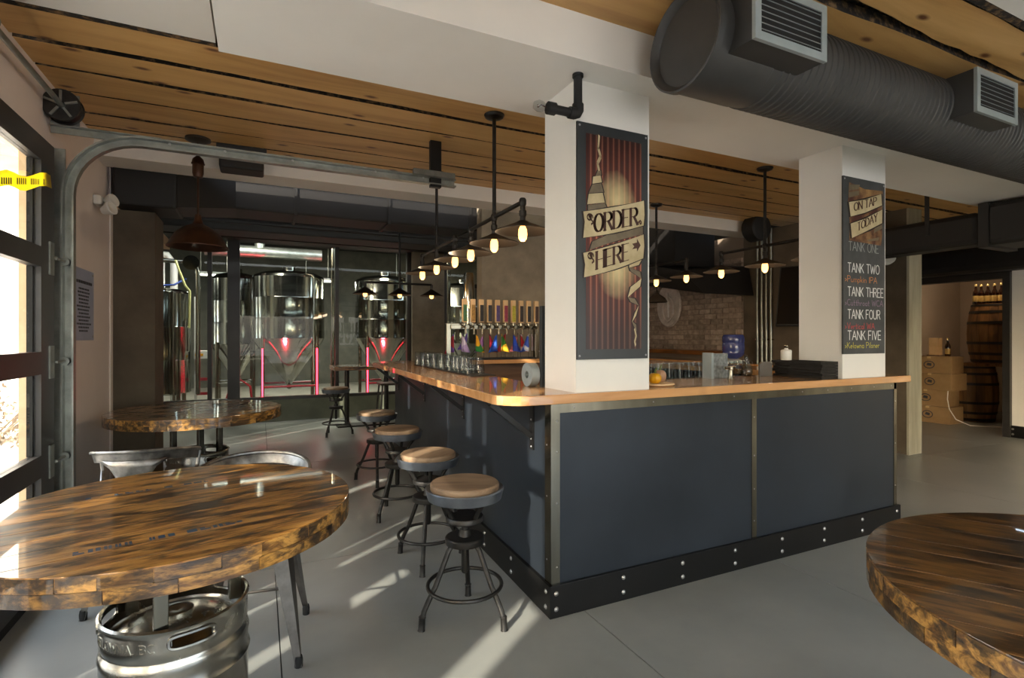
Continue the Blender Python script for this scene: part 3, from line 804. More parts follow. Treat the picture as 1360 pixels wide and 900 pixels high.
# the worktop, one continuous glossy piece
def rotL(p):
    q = Matrix.Rotation(LA,4,'Z') @ Vector((p[0]-CX, p[1]-CY, 0)); return (CX+q.x, CY+q.y)
out = [(4.215,2.175),(4.215,6.0),(3.75,6.0),(3.75,2.66),(1.475,2.66),rotL((1.475,6.02))]
out += [rotL((CX-.12,6.02)), rotL((CX-.22,5.93)), rotL((CX-.262,5.80)), rotL((CX-.262,2.34))]
out += [(.999,2.315),(1.008,2.275),(1.026,2.24),(1.055,2.21),(1.092,2.187),(1.13,2.177),(1.17,2.175)]
ctop = build('bar_worktop', MB().prism(out, 1.037, 1.083), m_counter, None, smooth=0, bevel=.004)
tag(ctop, 'glossy varnished fir worktop with rounded corner on top of the bar', 'worktop')

# column pipe lamp
t = thing('pipe_lamp', 'black iron pipe lamp with bare clear bulb at the top of the sign column', 'lamp', (1.39, 2.165, 2.63))
build('pipe', MB().tube([(1.39,2.165,2.628),(1.39,2.165,2.47),(1.386,2.165,2.447),(1.366,2.165,2.437),(1.24,2.165,2.437)], .021, 12), m_rubber, t)
build('elbow', MB().tube([(1.39,2.165,2.485),(1.39,2.165,2.455),(1.383,2.165,2.442),(1.37,2.165,2.437),(1.34,2.165,2.437)], .028, 12), m_rubber, t)
build('collar', MB().cyl((1.26,2.165,2.437),(1.222,2.165,2.437),.030,n=14), m_rubber, t)
build('ceiling_collar', MB().cyl((1.39,2.165,2.63),(1.39,2.165,2.615),.027,n=14), m_rubber, t)
b = build('bulb', MB().lathe([(0,-.075),(.018,-.07),(.027,-.05),(.025,-.03),(.014,-.008),(.013,0)], 18, (1.222,2.165,2.437), axis='x'), m_cup, t)
build('filament', MB().tube([(1.215,2.165,2.437),(1.19,2.17,2.447),(1.17,2.165,2.43),(1.165,2.158,2.44)], .003, 6), m_copper, b)

# ------------------------------------------------------------------ printed sign on the front column
def sign_art_mat():
    m, n, b = newmat('rusty_corrugated_print')
    b.inputs['Roughness'].default_value = .35
    tc = n.nodes.new('ShaderNodeTexCoord'); sp = n.nodes.new('ShaderNodeSeparateXYZ')
    n.links.new(tc.outputs['Object'], sp.inputs[0])
    def mt(op, a, b_=None):
        q = n.nodes.new('ShaderNodeMath'); q.operation = op
        for i, x in enumerate((a, b_)):
            if x is None: continue
            if isinstance(x, (int, float)): q.inputs[i].default_value = x
            else: n.links.new(x, q.inputs[i])
        return q.outputs[0]
    st = mt('SINE', mt('MULTIPLY', sp.outputs['X'], 2*PI/.0345))
    rs = n.nodes.new('ShaderNodeValToRGB'); cr = rs.color_ramp
    cr.elements[0].position = .0; cr.elements[0].color = S(64,34,28); cr.elements[1].position = .86; cr.elements[1].color = S(96,50,40)
    e = cr.elements.new(.97); e.color = S(146,108,88)
    n.links.new(mt('MULTIPLY', mt('ADD', st, 1), .5), rs.inputs[0])
    # height tint: darker print at both ends, redder in the middle (part of the artwork)
    zz = mt('ABSOLUTE', mt('SUBTRACT', sp.outputs['Z'], .63))
    rz = n.nodes.new('ShaderNodeValToRGB'); cz = rz.color_ramp
    cz.elements[0].position = .1; cz.elements[0].color = (1.5,.95,.8,1); cz.elements[1].position = .5; cz.elements[1].color = (.42,.4,.42,1)
    n.links.new(zz, rz.inputs[0])
    mx = n.nodes.new('ShaderNodeMixRGB'); mx.blend_type = 'MULTIPLY'; mx.inputs[0].default_value = 1
    n.links.new(rs.outputs[0], mx.inputs[1]); n.links.new(rz.outputs[0], mx.inputs[2])
    # pale burst printed behind the banners
    dx = mt('SUBTRACT', sp.outputs['X'], .235)
    def burst(zc):
        dz = mt('MULTIPLY', mt('SUBTRACT', sp.outputs['Z'], zc), .85)
        return mt('SQRT', mt('ADD', mt('MULTIPLY', dx, dx), mt('MULTIPLY', dz, dz)))
    d = mt('MINIMUM', burst(.81), burst(.45))
    nz = n.nodes.new('ShaderNodeTexNoise'); nz.inputs['Scale'].default_value = 14; n.links.new(tc.outputs['Object'], nz.inputs['Vector'])
    d = mt('ADD', d, mt('MULTIPLY', mt('SUBTRACT', nz.outputs['Fac'], .5), .06))
    rg = n.nodes.new('ShaderNodeValToRGB'); cg = rg.color_ramp
    cg.elements[0].position = .0; cg.elements[0].color = (.75,.75,.75,1); cg.elements[1].position = .125; cg.elements[1].color = (0,0,0,1)
    n.links.new(d, rg.inputs[0])
    m2 = n.nodes.new('ShaderNodeMixRGB'); n.links.new(rg.outputs[0], m2.inputs[0]); n.links.new(mx.outputs[0], m2.inputs[1]); m2.inputs[2].default_value = S(228,214,160)
    n.links.new(m2.outputs[0], b.inputs['Base Color'])
    return m
m_art = sign_art_mat()
SX, SZ, SW, SH, SY = 1.405, 1.247, .437, 1.173, 2.193
t = thing('order_sign', 'tall black framed sign reading ORDER HERE on the nearer white column', 'sign', (SX, SY, SZ))
build('sign_board', MB().box(SX, SX+SW, SY, SY+.013, SZ, SZ+SH), m_blacksign, t, smooth=0, bevel=.001)
build('sign_print', MB().box(SX+.115*SW, SX+.9*SW, SY-.0012, SY, SZ+.043*SH, SZ+.955*SH), m_art, t, smooth=0)
def UV(u, v, d): return (SX+u*SW, SY-d, SZ+v*SH)
def poly(name, pts, d, m, parent, place, th=.0006):
    mb = MB(); n = len(pts)
    mb.add([place(u,v,d) for u,v in pts]+[place(u,v,d-th) for u,v in pts], [tuple(range(n)), tuple(range(2*n-1,n-1,-1))]+[(i,i+n,(i+1)%n+n,(i+1)%n) for i in range(n)])
    return build(name, mb, m, parent, smooth=0)
def grow(pts, k):
    cx = sum(p[0] for p in pts)/len(pts); cy = sum(p[1] for p in pts)/len(pts)
    o = []
    for u, v in pts:
        dx, dy = u-cx, v-cy; l = math.hypot(dx*SW, dy*SH)
        o.append((u+dx/l*k/1.0*1.0/ SW * SW if False else u+dx*k/l, v+dy*k/l*.6))
    return o
def wavy(p, q, n, amp, ph=0):
    return [(p[0]+(q[0]-p[0])*i/n, p[1]+(q[1]-p[1])*i/n+amp*math.sin(PI*i/n+ph)) for i in range(n+1)]
fold = wavy((.16,.462),(.92,.552),8,.006)+[(.92,.60),(.5,.55),(.2,.50)]
poly('banner_fold', grow(fold,.008), .0016, m_outline, t, UV); poly('banner_fold', fold, .002, m_parchdk, t, UV)
b1 = wavy((.075,.512),(.93,.592),10,-.006)+[(.945,.64)]+wavy((.935,.703),(.075,.622),10,-.004)+[(.095,.58)]
b2 = wavy((.085,.346),(.925,.446),10,-.008)+[(.94,.5)]+wavy((.93,.552),(.075,.448),10,-.004)+[(.10,.40)]
for bp in (b1, b2):
    poly('banner', grow(bp,.010), .0022, m_outline, t, UV); poly('banner', bp, .0028, m_parch, t, UV)
# the coil above and the tail below
up = [((.14,.628),(.40,.648),(.37,.668),(.14,.652)), ((.13,.655),(.37,.672),(.34,.712),(.15,.700)), ((.15,.703),(.35,.716),(.32,.752),(.20,.742)),
      ((.20,.745),(.33,.757),(.31,.785),(.21,.775)), ((.24,.778),(.32,.788),(.315,.806),(.27,.803))]
for i, q in enumerate(up):
    poly('banner_coil', grow(q,.008), .0014, m_outline, t, UV); poly('banner_coil', q, .0018, m_parch if i % 2 else m_parchdk, t, UV)
wm = MB(); rb = [(.29,.805),(.27,.835),(.31,.865),(.28,.90),(.29,.95)]
ribbon(wm, rb, .012, .012, lambda a,b_: UV(a,b_,.0018)); build('banner_coil', wm, m_parch, t, smooth=0)
dn = [((.72,.44),(.93,.455),(.86,.415),(.72,.40)), ((.72,.40),(.88,.385),(.90,.355),(.74,.385)), ((.90,.355),(.88,.32),(.70,.27),(.74,.315)),
      ((.70,.27),(.80,.265),(.86,.235),(.74,.25)), ((.86,.235),(.82,.19),(.76,.16),(.80,.20)), ((.76,.165),(.82,.15),(.83,.12),(.79,.14))]
for i, q in enumerate(dn):
    poly('banner_tail', grow(q,.010), .0014, m_outline, t, UV); poly('banner_tail', q, .0018, m_parchdk if i % 2 else m_parch, t, UV)
wm = MB(); ribbon(wm, [(.80,.13),(.82,.10),(.80,.075),(.81,.06)], .009, .009, lambda a,b_: UV(a,b_,.0018)); build('banner_tail', wm, m_parch, t, smooth=0)
def line_on(name, txt, p, q, h, m, parent, place, d, **k):
    mb = MB(); dx = (q[0]-p[0])*SW; dy = (q[1]-p[1])*SH; L = math.hypot(dx, dy)
    letter(mb, txt, lambda a, b_: place(p[0]+a/L*(q[0]-p[0]), p[1]+a/L*(q[1]-p[1])+b_/SH, d), h, L, **k)
    return build(name, mb, m, parent, smooth=0)
line_on('lettering', 'ORDER', (.225,.540), (.84,.594), .088, m_ink, t, UV, .0032, wa=.095, wb=.024, serif=True)
line_on('lettering', 'HERE', (.255,.384), (.71,.434), .086, m_ink, t, UV, .0032, wa=.095, wb=.024, serif=True)
cm = MB()
for cx, cz in ((.16,.600),(.17,.437)):
    ribbon(cm, [(cx+.045*math.cos(a*.5)*(1-a/26), cz+.016*math.sin(a*.5)*(1-a/26)) for a in range(18)]+[(cx+.05,cz-.02),(cx+.02,cz-.028)], .006, .004, lambda a,b_: UV(a,b_,.0032))
ribbon(cm, [(.85,.603),(.88,.612),(.90,.604),(.885,.597),(.87,.603)], .005, .004, lambda a,b_: UV(a,b_,.0032))
build('flourish', cm, m_ink, t, smooth=0)
poly('arrow', [(.76,.482),(.83,.488),(.83,.473),(.885,.503),(.83,.530),(.83,.514),(.76,.506),(.79,.495)], .0034, m_ink, t, UV)
for u, v in ((.03,.985),(.97,.985),(.03,.015),(.97,.015)): head(t, SX+u*SW, SY, SZ+v*SH, .006)

# ------------------------------------------------------------------ chalkboard on the second column
TX, TW = 3.474, .457
t = thing('tap_list_board', 'narrow chalkboard listing TANK ONE to TANK FIVE on the farther white column', 'sign', (TX, SY, 1.245))
build('sign_board', MB().box(TX, TX+TW, SY, SY+.013, 1.245, 2.425), m_chalk, t, smooth=0, bevel=.001)
def UT(u, v, d): return (TX+u*TW, SY-d, 1.245+v*1.18)
poly('sign_print', [(.13,.640),(.90,.632),(.93,.70),(.92,.80),(.95,.955),(.5,.945),(.13,.968),(.10,.85),(.14,.75)], .0014, M('sign_print_brown', S(70,30,22), S(190,150,96), rough=.5, scale=5, lo=.42, hi=.75), t, UT)
for q in ([(.12,.855),(.5,.885),(.9,.935),(.92,.87),(.5,.81),(.16,.775)], [(.16,.735),(.5,.775),(.93,.845),(.92,.765),(.6,.715),(.40,.685),(.19,.655)]):
    poly('banner', grow(q,.018), .002, m_outline, t, UT); poly('banner', q, .0026, m_parch, t, UT)
for q in ([(.12,.92),(.35,.94),(.38,.965),(.14,.955)], [(.12,.88),(.36,.905),(.36,.93),(.12,.91)], [(.72,.70),(.93,.735),(.92,.755),(.74,.73)], [(.55,.655),(.85,.68),(.83,.66),(.6,.648)]):
    poly('banner_coil', q, .0022, m_parchdk, t, UT)
SWk, SHk = SW, SH
SW, SH = TW, 1.18
line_on('lettering', 'ON TAP', (.24,.810), (.78,.868), .052, m_ink, t, UT, .003, wa=.11, wb=.04, serif=True)
line_on('lettering', 'TODAY', (.32,.700), (.80,.775), .052, m_ink, t, UT, .003, wa=.11, wb=.04, serif=True)
for txt, u0, u1, v, h, m in (('TANK ONE',.12,.84,.585,.058,m_cdim),('TANK TWO',.10,.86,.463,.060,m_cwhite),('>Pumpkin IPA',.04,.80,.408,.040,m_corange),
        ('TANK THREE',.10,.96,.328,.060,m_cwhite),('>Cutthroat WCA',.04,.95,.275,.040,m_cpurple),('TANK FOUR',.10,.88,.200,.060,m_cwhite),
        ('>Vertical WA',.04,.74,.142,.040,m_cred),('TANK FIVE',.10,.90,.080,.060,m_cwhite),('>Kelowna Pilsner',.04,.86,.033,.038,m_cyellow)):
    line_on('lettering', txt, (u0, v), (u1, v), h, m, t, UT, .0006, wa=.055, wb=.05, gap=.16)
SW, SH = SWk, SHk
for u, v in ((.03,.985),(.97,.985)): head(t, TX+u*TW, SY, 1.245+v*1.18, .006)

# ------------------------------------------------------------------ pendant lamps
def lamp_bits(root, x, y, zp, zs, R_=.165):
    """one lamp on a pipe at height zp, shade rim at zs"""
    ls = build('lamp_socket', MB().lathe([(.010,zp-zs),(.016,zp-zs-.01),(.016,.125),(.022,.12),(.022,.09),(.017,.085),(.017,.06)], 14, (x,y,zs)), m_darkmetal, root)
    sh = build('lamp_shade', MB().lathe([(.018,.062),(.03,.058),(.045,.048),(R_*.6,.026),(R_,0),(R_,-.004),(R_*.6,.020),(.04,.042),(.018,.056)], 40, (x,y,zs)), m_shade, root)
    build('bulb', MB().lathe([(0,-.062),(.012,-.060),(.024,-.045),(.027,-.02),(.024,.01),(.014,.032),(.012,.045)], 16, (x,y,zs)), m_bulb, sh)
    l = bpy.data.lights.new('lamp_light', 'POINT'); l.energy = 2.0; l.color = (1,.74,.48); l.shadow_soft_size = .03
    lo = bpy.data.objects.new('lamp_light', l); COL.objects.link(lo); lo.location = (x, y, zs-.10)
def fixture(name, label, x0, ys_, rod_i, slope, zp=2.158, zs=1.985, ztop=ZC):
    ym = ys_[rod_i]; X = lambda y: x0+slope*(y-2.787)
    t = thing(name, label, 'lamp', (X(ym), ym, ztop), 0)
    build('canopy', MB().lathe([(0,-.03),(.03,-.03),(.06,-.018),(.068,-.004),(.068,0)], 24, (X(ym),ym,ztop)), m_darkmetal, t)
    build('rod', MB().cyl((X(ym),ym,ztop-.02),(X(ym),ym,zp),.013,n=12), m_darkmetal, t)
    build('pipe', MB().cyl((X(ys_[0]),ys_[0],zp),(X(ys_[-1]),ys_[-1],zp),.0135,n=12), m_darkmetal, t)
    for i, y in enumerate(ys_):
        build('pipe_fitting', MB().lathe([(0,.024),(.016,.022),(.022,.012),(.022,-.014),(.016,-.026),(.012,-.03)], 14, (X(y),y,zp)), m_darkmetal, t)
        lamp_bits(t, X(y), y, zp-.02, zs)
    return t
fixture('pendant_lamp', 'three lamp iron pipe pendant over the left bar run, next to the sign column', 1.404, (2.787,3.227,3.684), 1, .02)
fixture('pendant_lamp', 'three lamp iron pipe pendant over the left bar run, nearer the brewing tanks', 1.404, (4.059,4.585,5.08), 1, .02)
fixture('pendant_lamp', 'three lamp iron pipe pendant partly behind the chalkboard column', 4.0, (2.76,3.215,3.70), 1, 0)
fixture('pendant_lamp', 'three lamp iron pipe pendant beyond the right edge of the sign column', 4.0, (4.16,4.62,5.08), 1, 0)
# the far one hangs across the room
def far_fixture():
    y = 6.6; zp, zs = 2.03, 1.885
    t = thing('pendant_lamp', 'far three lamp pendant with dark cone shades hanging before the brewery glass', 'lamp', (1.59, y, 3.12))
    build('rod', MB().cyl((1.59,y,3.12),(1.59,y,zp),.013,n=10), m_darkmetal, t)
    build('canopy', MB().lathe([(0,-.03),(.05,-.02),(.06,0)], 20, (1.59,y,3.12)), m_darkmetal, t)
    build('pipe', MB().cyl((1.165,y,zp),(2.005,y,zp),.0135,n=10), m_darkmetal, t)
    for x in (1.165,1.59,2.005):
        ls = build('lamp_socket', MB().cyl((x,y,zp),(x,y,zs+.06),.016,n=10), m_darkmetal, t)
        sh = build('lamp_shade', MB().lathe([(.02,.085),(.03,.075),(.15,0),(.15,-.004),(.028,.068)], 32, (x,y,zs)), m_shade, t)
        build('bulb', MB().lathe([(0,-.035),(.02,-.028),(.028,-.008),(.022,.016),(.012,.03)], 14, (x,y,zs)), m_bulb, sh)
        l = bpy.data.lights.new('lamp_light', 'POINT'); l.energy = 1.0; l.color = (1,.66,.36); l.shadow_soft_size = .03
        lo = bpy.data.objects.new('lamp_light', l); COL.objects.link(lo); lo.location = (x, y, zs-.08)
far_fixture()
t = thing('copper_pendant_lamp', 'domed copper pendant lamp hanging from the timber ceiling behind the door track', 'lamp', (-.416, 4.566, ZC))
X0, Y0 = -.416, 4.566
build('canopy', MB().lathe([(0,-.035),(.05,-.03),(.085,-.015),(.085,0)], 28, (X0,Y0,ZC)), m_shade, t)
build('pulley_body', MB().lathe([(0,.16),(.012,.155),(.02,.13),(.008,.115),(.022,.10),(.036,.085),(.042,.06),(.046,.05),(.038,.045),(.038,-.02),(.03,-.05),(0,-.055)], 20, (X0,Y0,2.60)), m_copper, t)
build('chain', MB().cyl((X0,Y0,ZC-.03),(X0,Y0,2.75),.006,n=8), m_copper, t)
build('stem', MB().cyl((X0,Y0,2.56),(X0,Y0,2.24),.008,n=8), m_copper, t)
dm = build('lamp_shade', MB().lathe([(.02,.24),(.026,.20),(.036,.175),(.05,.165),(.10,.14),(.15,.095),(.18,.045),(.19,.02),(.205,.0),(.205,-.006),(.188,.012),(.176,.04),(.14,.09),(.09,.13),(.03,.155)], 40, (X0,Y0,2.03)), m_copper, t)
build('bulb', MB().lathe([(0,-.03),(.022,-.02),(.03,.005),(.024,.04),(.014,.07)], 16, (X0-.02,Y0,2.05)), m_cup, dm)
t = thing('bell_pendant_lamp', 'small unlit black bell lamp hanging before the brick wall', 'lamp', (4.55, 5.25, 3.12))
build('cord', MB().cyl((4.55,5.25,3.12),(4.55,5.25,1.95),.005,n=6), m_rubber, t)
build('lamp_shade', MB().lathe([(.012,.15),(.025,.12),(.045,.095),(.11,.05),(.135,.0),(.13,-.004),(.10,.045),(.03,.09)], 28, (4.55,5.25,1.80)), m_shade, t)
t = thing('wall_heater', 'black boxed heater fixed under the timber ceiling behind the door track', 'heater', (-.13, 4.63, ZC))
build('body', MB().box(-.28,.03,4.55,4.75,ZC-.19,ZC-.05), m_rectduct, t, smooth=0, bevel=.015)
build('mount', MB().box(-.30,.05,4.60,4.72,ZC-.05,ZC), m_rectduct, t, smooth=0)

# ------------------------------------------------------------------ bar stools
def stool(label, loc, rz, group='bar stools'):
    t = thing('bar_stool', label, 'stool', (0,0,0), 0, group)
    W = dict(world=False)
    build('seat', MB().lathe([(0,.625),(.163,.625),(.166,.63),(.166,.652),(.160,.658),(0,.66)], 40), m_stoolwood, t, **W)
    build('seat_band', MB().lathe([(.14,.60),(.178,.585),(.190,.632),(.187,.636),(.168,.630),(.14,.612)], 40), m_stoolrim, t, **W)
    for k in range(4):
        a = R(45+90*k); c, s = math.cos(a), math.sin(a)
        build('strut', MB().tube([(.155*c,.155*s,.60),(.13*c,.13*s,.575),(.095*c,.095*s,.53),(.075*c,.075*s,.495)], [.012,.012,.011,.012], 8), m_darkmetal, t, **W)
    build('swivel_plate', MB().lathe([(0,.470),(.085,.470),(.092,.476),(.092,.49),(.088,.497),(0,.497)], 32), m_darkmetal, t, **W)
    build('screw_post', MB().lathe([(0,.22),(.012,.22),(.017,.23),(.017,.47)], 14), m_darkmetal, t, **W)
    build('hub', MB().lathe([(0,.355),(.06,.355),(.092,.365),(.095,.372),(.095,.392),(.09,.398),(.03,.40),(.024,.43),(0,.43)], 32), m_darkmetal, t, **W)
    for k in range(3):
        a = R(90+120*k); c, s = math.cos(a), math.sin(a)
        prof = [(.062,.37),(.085,.34),(.115,.27),(.15,.19),(.185,.13),(.208,.085),(.218,.045),(.222,.0)]
        lg = build('leg', MB().tube([(r*c,r*s,z) for r, z in prof], .0125, 10), m_darkmetal, t, **W)
        build('foot_sleeve', MB().tube([(.2165*c,.2165*s,.068),(.2165*c,.2165*s,.062),(.218*c,.218*s,.058),(.221*c,.221*s,.008),(.222*c,.222*s,.0)], [.013,.0175,.0155,.0155,.018], 12), m_darkmetal, lg, **W)
    build('foot_ring', MB().torus((0,0,.165), .178, .0095, 40, 8), m_darkmetal, t, **W)
    t.location = loc; t.rotation_euler = (0,0,rz)
    return t
s1 = stool('bar stool nearest the bar corner, weathered round seat, in full view', (.895, 2.40, 0), R(-25))
dup(s1, (.925, 3.115, 0), R(35), 'bar stool second from the bar corner, pale sunlit wooden seat')
dup(s1, (.955, 4.04, 0), R(10), 'bar stool third from the bar corner, partly behind the second seat')
dup(s1, (.995, 5.03, 0), R(50), 'bar stool fourth from the bar corner, farthest of the row along the bar')
s5 = dup(s1, (.955, 7.66, 0), R(20), 'dark bar stool standing alone before the brewery curb')

# ------------------------------------------------------------------ round keg tables
def keg_mesh():
    n = 72
    prof = [(.17,.02),(.185,0),(.193,.008),(.193,.05),(.190,.075),(.196,.095),(.203,.11),(.201,.14),(.201,.17),(.207,.185),(.201,.20),(.201,.33),(.207,.345),(.201,.36),(.201,.39),(.204,.405),(.200,.422),(.195,.430),(.195,.436),(.200,.446),(.200,.468),(.200,.505),(.200,.513),(.2045,.524),(.199,.53),(.193,.524),(.193,.506),(.193,.467),(.193,.43),(.19,.415)]
    def skip(i, j):
        if prof[i][1] == .468 or prof[i][1] == .506:
            for a in (35, 155, 275):
                d = ((j+.5)*360/n-a+180) % 360-180
                if abs(d) < 17.5: return True
        return False
    return MB().lathe(prof, n, skip=skip)
def circle_strip(r, a, b, n=18, j=.0):
    """the part of a disc of radius r between the lines y=a and y=b"""
    a = max(a, -r+.002); b = min(b, r-.002)
    pa = math.asin(a/r); pb = math.asin(b/r); pts = []
    for i in range(n+1):
        q = pa+(pb-pa)*i/n; pts.append((r*math.cos(q), r*math.sin(q)))
    for i in range(n+1):
        q = pb+(pa-pb)*i/n; pts.append((-r*math.cos(q), r*math.sin(q)))
    return pts
def table(label, loc, rz, r=.52, dark=False, seed=1, stencil=True, posts=True):
    rnd = random.Random(seed)
    t = thing('keg_table', label, 'table', (0,0,0), 0)
    W = dict(world=False)
    y = -r
    while y < r-.03:
        wd = rnd.uniform(.085,.145); b = y+wd
        if r-b < .05: b = r
        build('plank', MB().prism(circle_strip(r, y+.0006, b-.0006),        .796, .83), m_tabledark if dark else m_tabletop, t, smooth=0, bevel=.0012, **W)
        y = b
    y = -r
    k = 0
    while y < r-.03:
        wd = rnd.uniform(.08,.14); b = y+wd
        if r-b < .05: b = r
        build('underside_plank', MB().prism(circle_strip(r-rnd.uniform(.0,.006), y+.001, b-.001), .759, .795).rot(R(78)), m_tableedge, t, smooth=0, bevel=.004, **W)
        y = b
    # burnt, lumpy edge pieces around the rim under the varnish
    for zlo, zhi in ((.7595,.7925),(.7935,.8265)):
        a = rnd.uniform(0, 8); end = a+360
        while a < end-.01:
            q = min(a+rnd.uniform(9, 26), end)
            if end-q < 5: q = end
            e = r+rnd.uniform(.0005,.0035); m = max(3, int((q-a)/4))
            pts = [(e*math.cos(R(a+.12+(q-a-.24)*i/m)), e*math.sin(R(a+.12+(q-a-.24)*i/m))) for i in range(m+1)]
            pts += [((r-.012)*math.cos(R(q-.12-(q-a-.24)*i/m)), (r-.012)*math.sin(R(q-.12-(q-a-.24)*i/m))) for i in range(m+1)]
            build('edge_block', MB().prism(pts, zlo, zhi), m_tableedge, t, smooth=30, **W)
            a = q
    if stencil:
        sm = MB()
        for u0, v0, L, hh in ((-.25,-.315,.38,.024),(-.23,.23,.34,.020)):
            x = u0
            while x < u0+L:
                c = rnd.random(); wv = rnd.uniform(.012,.025); z0, z1 = .8302, .8306
                if c < .3: sm.box(x, x+wv, v0, v0+hh, z0, z1)
                elif c < .5: sm.box(x, x+wv*.4, v0, v0+hh, z0, z1).box(x+wv*.6, x+wv, v0, v0+hh, z0, z1)
                elif c < .7: sm.box(x, x+wv, v0, v0+hh*.4, z0, z1).box(x, x+wv*.5, v0+hh*.55, v0+hh, z0, z1)
                elif c < .85: sm.box(x, x+wv*.7, v0+hh*.2, v0+hh*.8, z0, z1)
                x += wv+.007
        build('stencil_print', sm, m_bluestencil, t, smooth=0, **W)['kind'] = 'stuff'
    kg = build('keg', keg_mesh(), m_keg, t, **W)
    build('keg_dome', MB().lathe([(.192,.45),(.185,.435),(.16,.455),(.10,.475),(.045,.482),(.045,.496),(.03,.498),(0,.49)], 40), m_keg, kg, **W)
    for a in (35,155,275):
        pts = []
        for i in range(28):
            q = 2*PI*i/28; dx = .060*math.copysign(abs(math.cos(q))**.5, math.cos(q)); dz = .0185*math.copysign(abs(math.sin(q))**.5, math.sin(q))
            aa = R(a)+dx/.20; pts.append((.201*math.cos(aa), .201*math.sin(aa), .4865+dz))
        build('handle_rim', MB().tube(pts, .0055, 6, closed=True), m_keg, kg, **W)
    lm = MB()
    def cyl_place(u, v):
        aa = R(186)+u/.2; return (.2008*math.cos(aa), .2008*math.sin(aa), v)
    letter(lm, 'KELOWNA, BC', lambda u, v: cyl_place(u, .468+v), .024, .215, wa=.085, wb=.07)
    build('embossed_letters', lm, m_keg, kg, smooth=0, solid=.002, **W)
    build('base_block', MB().box(-.30,.30,-.045,.045,0,.03).box(-.045,.045,.20,.30,0,.03).box(-.045,.045,-.30,-.20,0,.03).rot(R(45)), m_oldwood, t, smooth=0, bevel=.004, **W)
    for k in range(3):
        a = R(60+120*k+190)
        build('post', MB().box(-.018,.018,-.018,.018,.47,.76).move(.172*math.cos(a), .172*math.sin(a), 0), m_steel, t, smooth=0, bevel=.002, **W)
    t.location = loc; t.rotation_euler = (0,0,rz)
    return t
table('round charred wood table on a steel keg, nearest table by the overhead door', (-.236, 1.972, 0), R(13), seed=4)
table('varnished round wood table on a steel keg, farther one near the concrete pillar', (-.41, 4.50, 0), R(30), r=.56, seed=9, stencil=False)
table('dark round charred wood table at the bottom right corner before the bar front', (1.68, .336, 0), R(-59), r=.563, dark=True, seed=15, stencil=False)
# long table across the room, red in the brewery light
t = thing('dining_table', 'small dark topped table beyond the far end of the bar', 'table', (1.42, 8.35, 0))
build('tabletop', MB().box(.98, 2.0, 8.05, 8.65, .86, .92), m_tabledark, t, smooth=0, bevel=.004)
for x in (1.2,1.8):
    build('leg', MB().cyl((x,8.35,0),(x,8.35,.86),.035,n=14), m_darkmetal, t)
build('foot_plate', MB().box(1.05,1.95,8.2,8.5,0,.02), m_darkmetal, t, smooth=0)
t = thing('bar_stool', 'slim dark stool with a small square seat beyond the far end of the bar', 'stool', (1.72, 7.75, 0))
build('seat', MB().box(1.56,1.88,7.6,7.9,.66,.69), m_chairdark, t, smooth=0, bevel=.008)
for sx in (-1,1):
    for sy in (-1,1):
        build('leg', MB().cyl((1.72+.13*sx,7.75+.12*sy,.66),(1.72+.18*sx,7.75+.17*sy,0),.013,n=8), m_chairdark, t)
build('foot_rail', MB().torus((1.72,7.75,.25),.19,.009,24,6), m_chairdark, t)

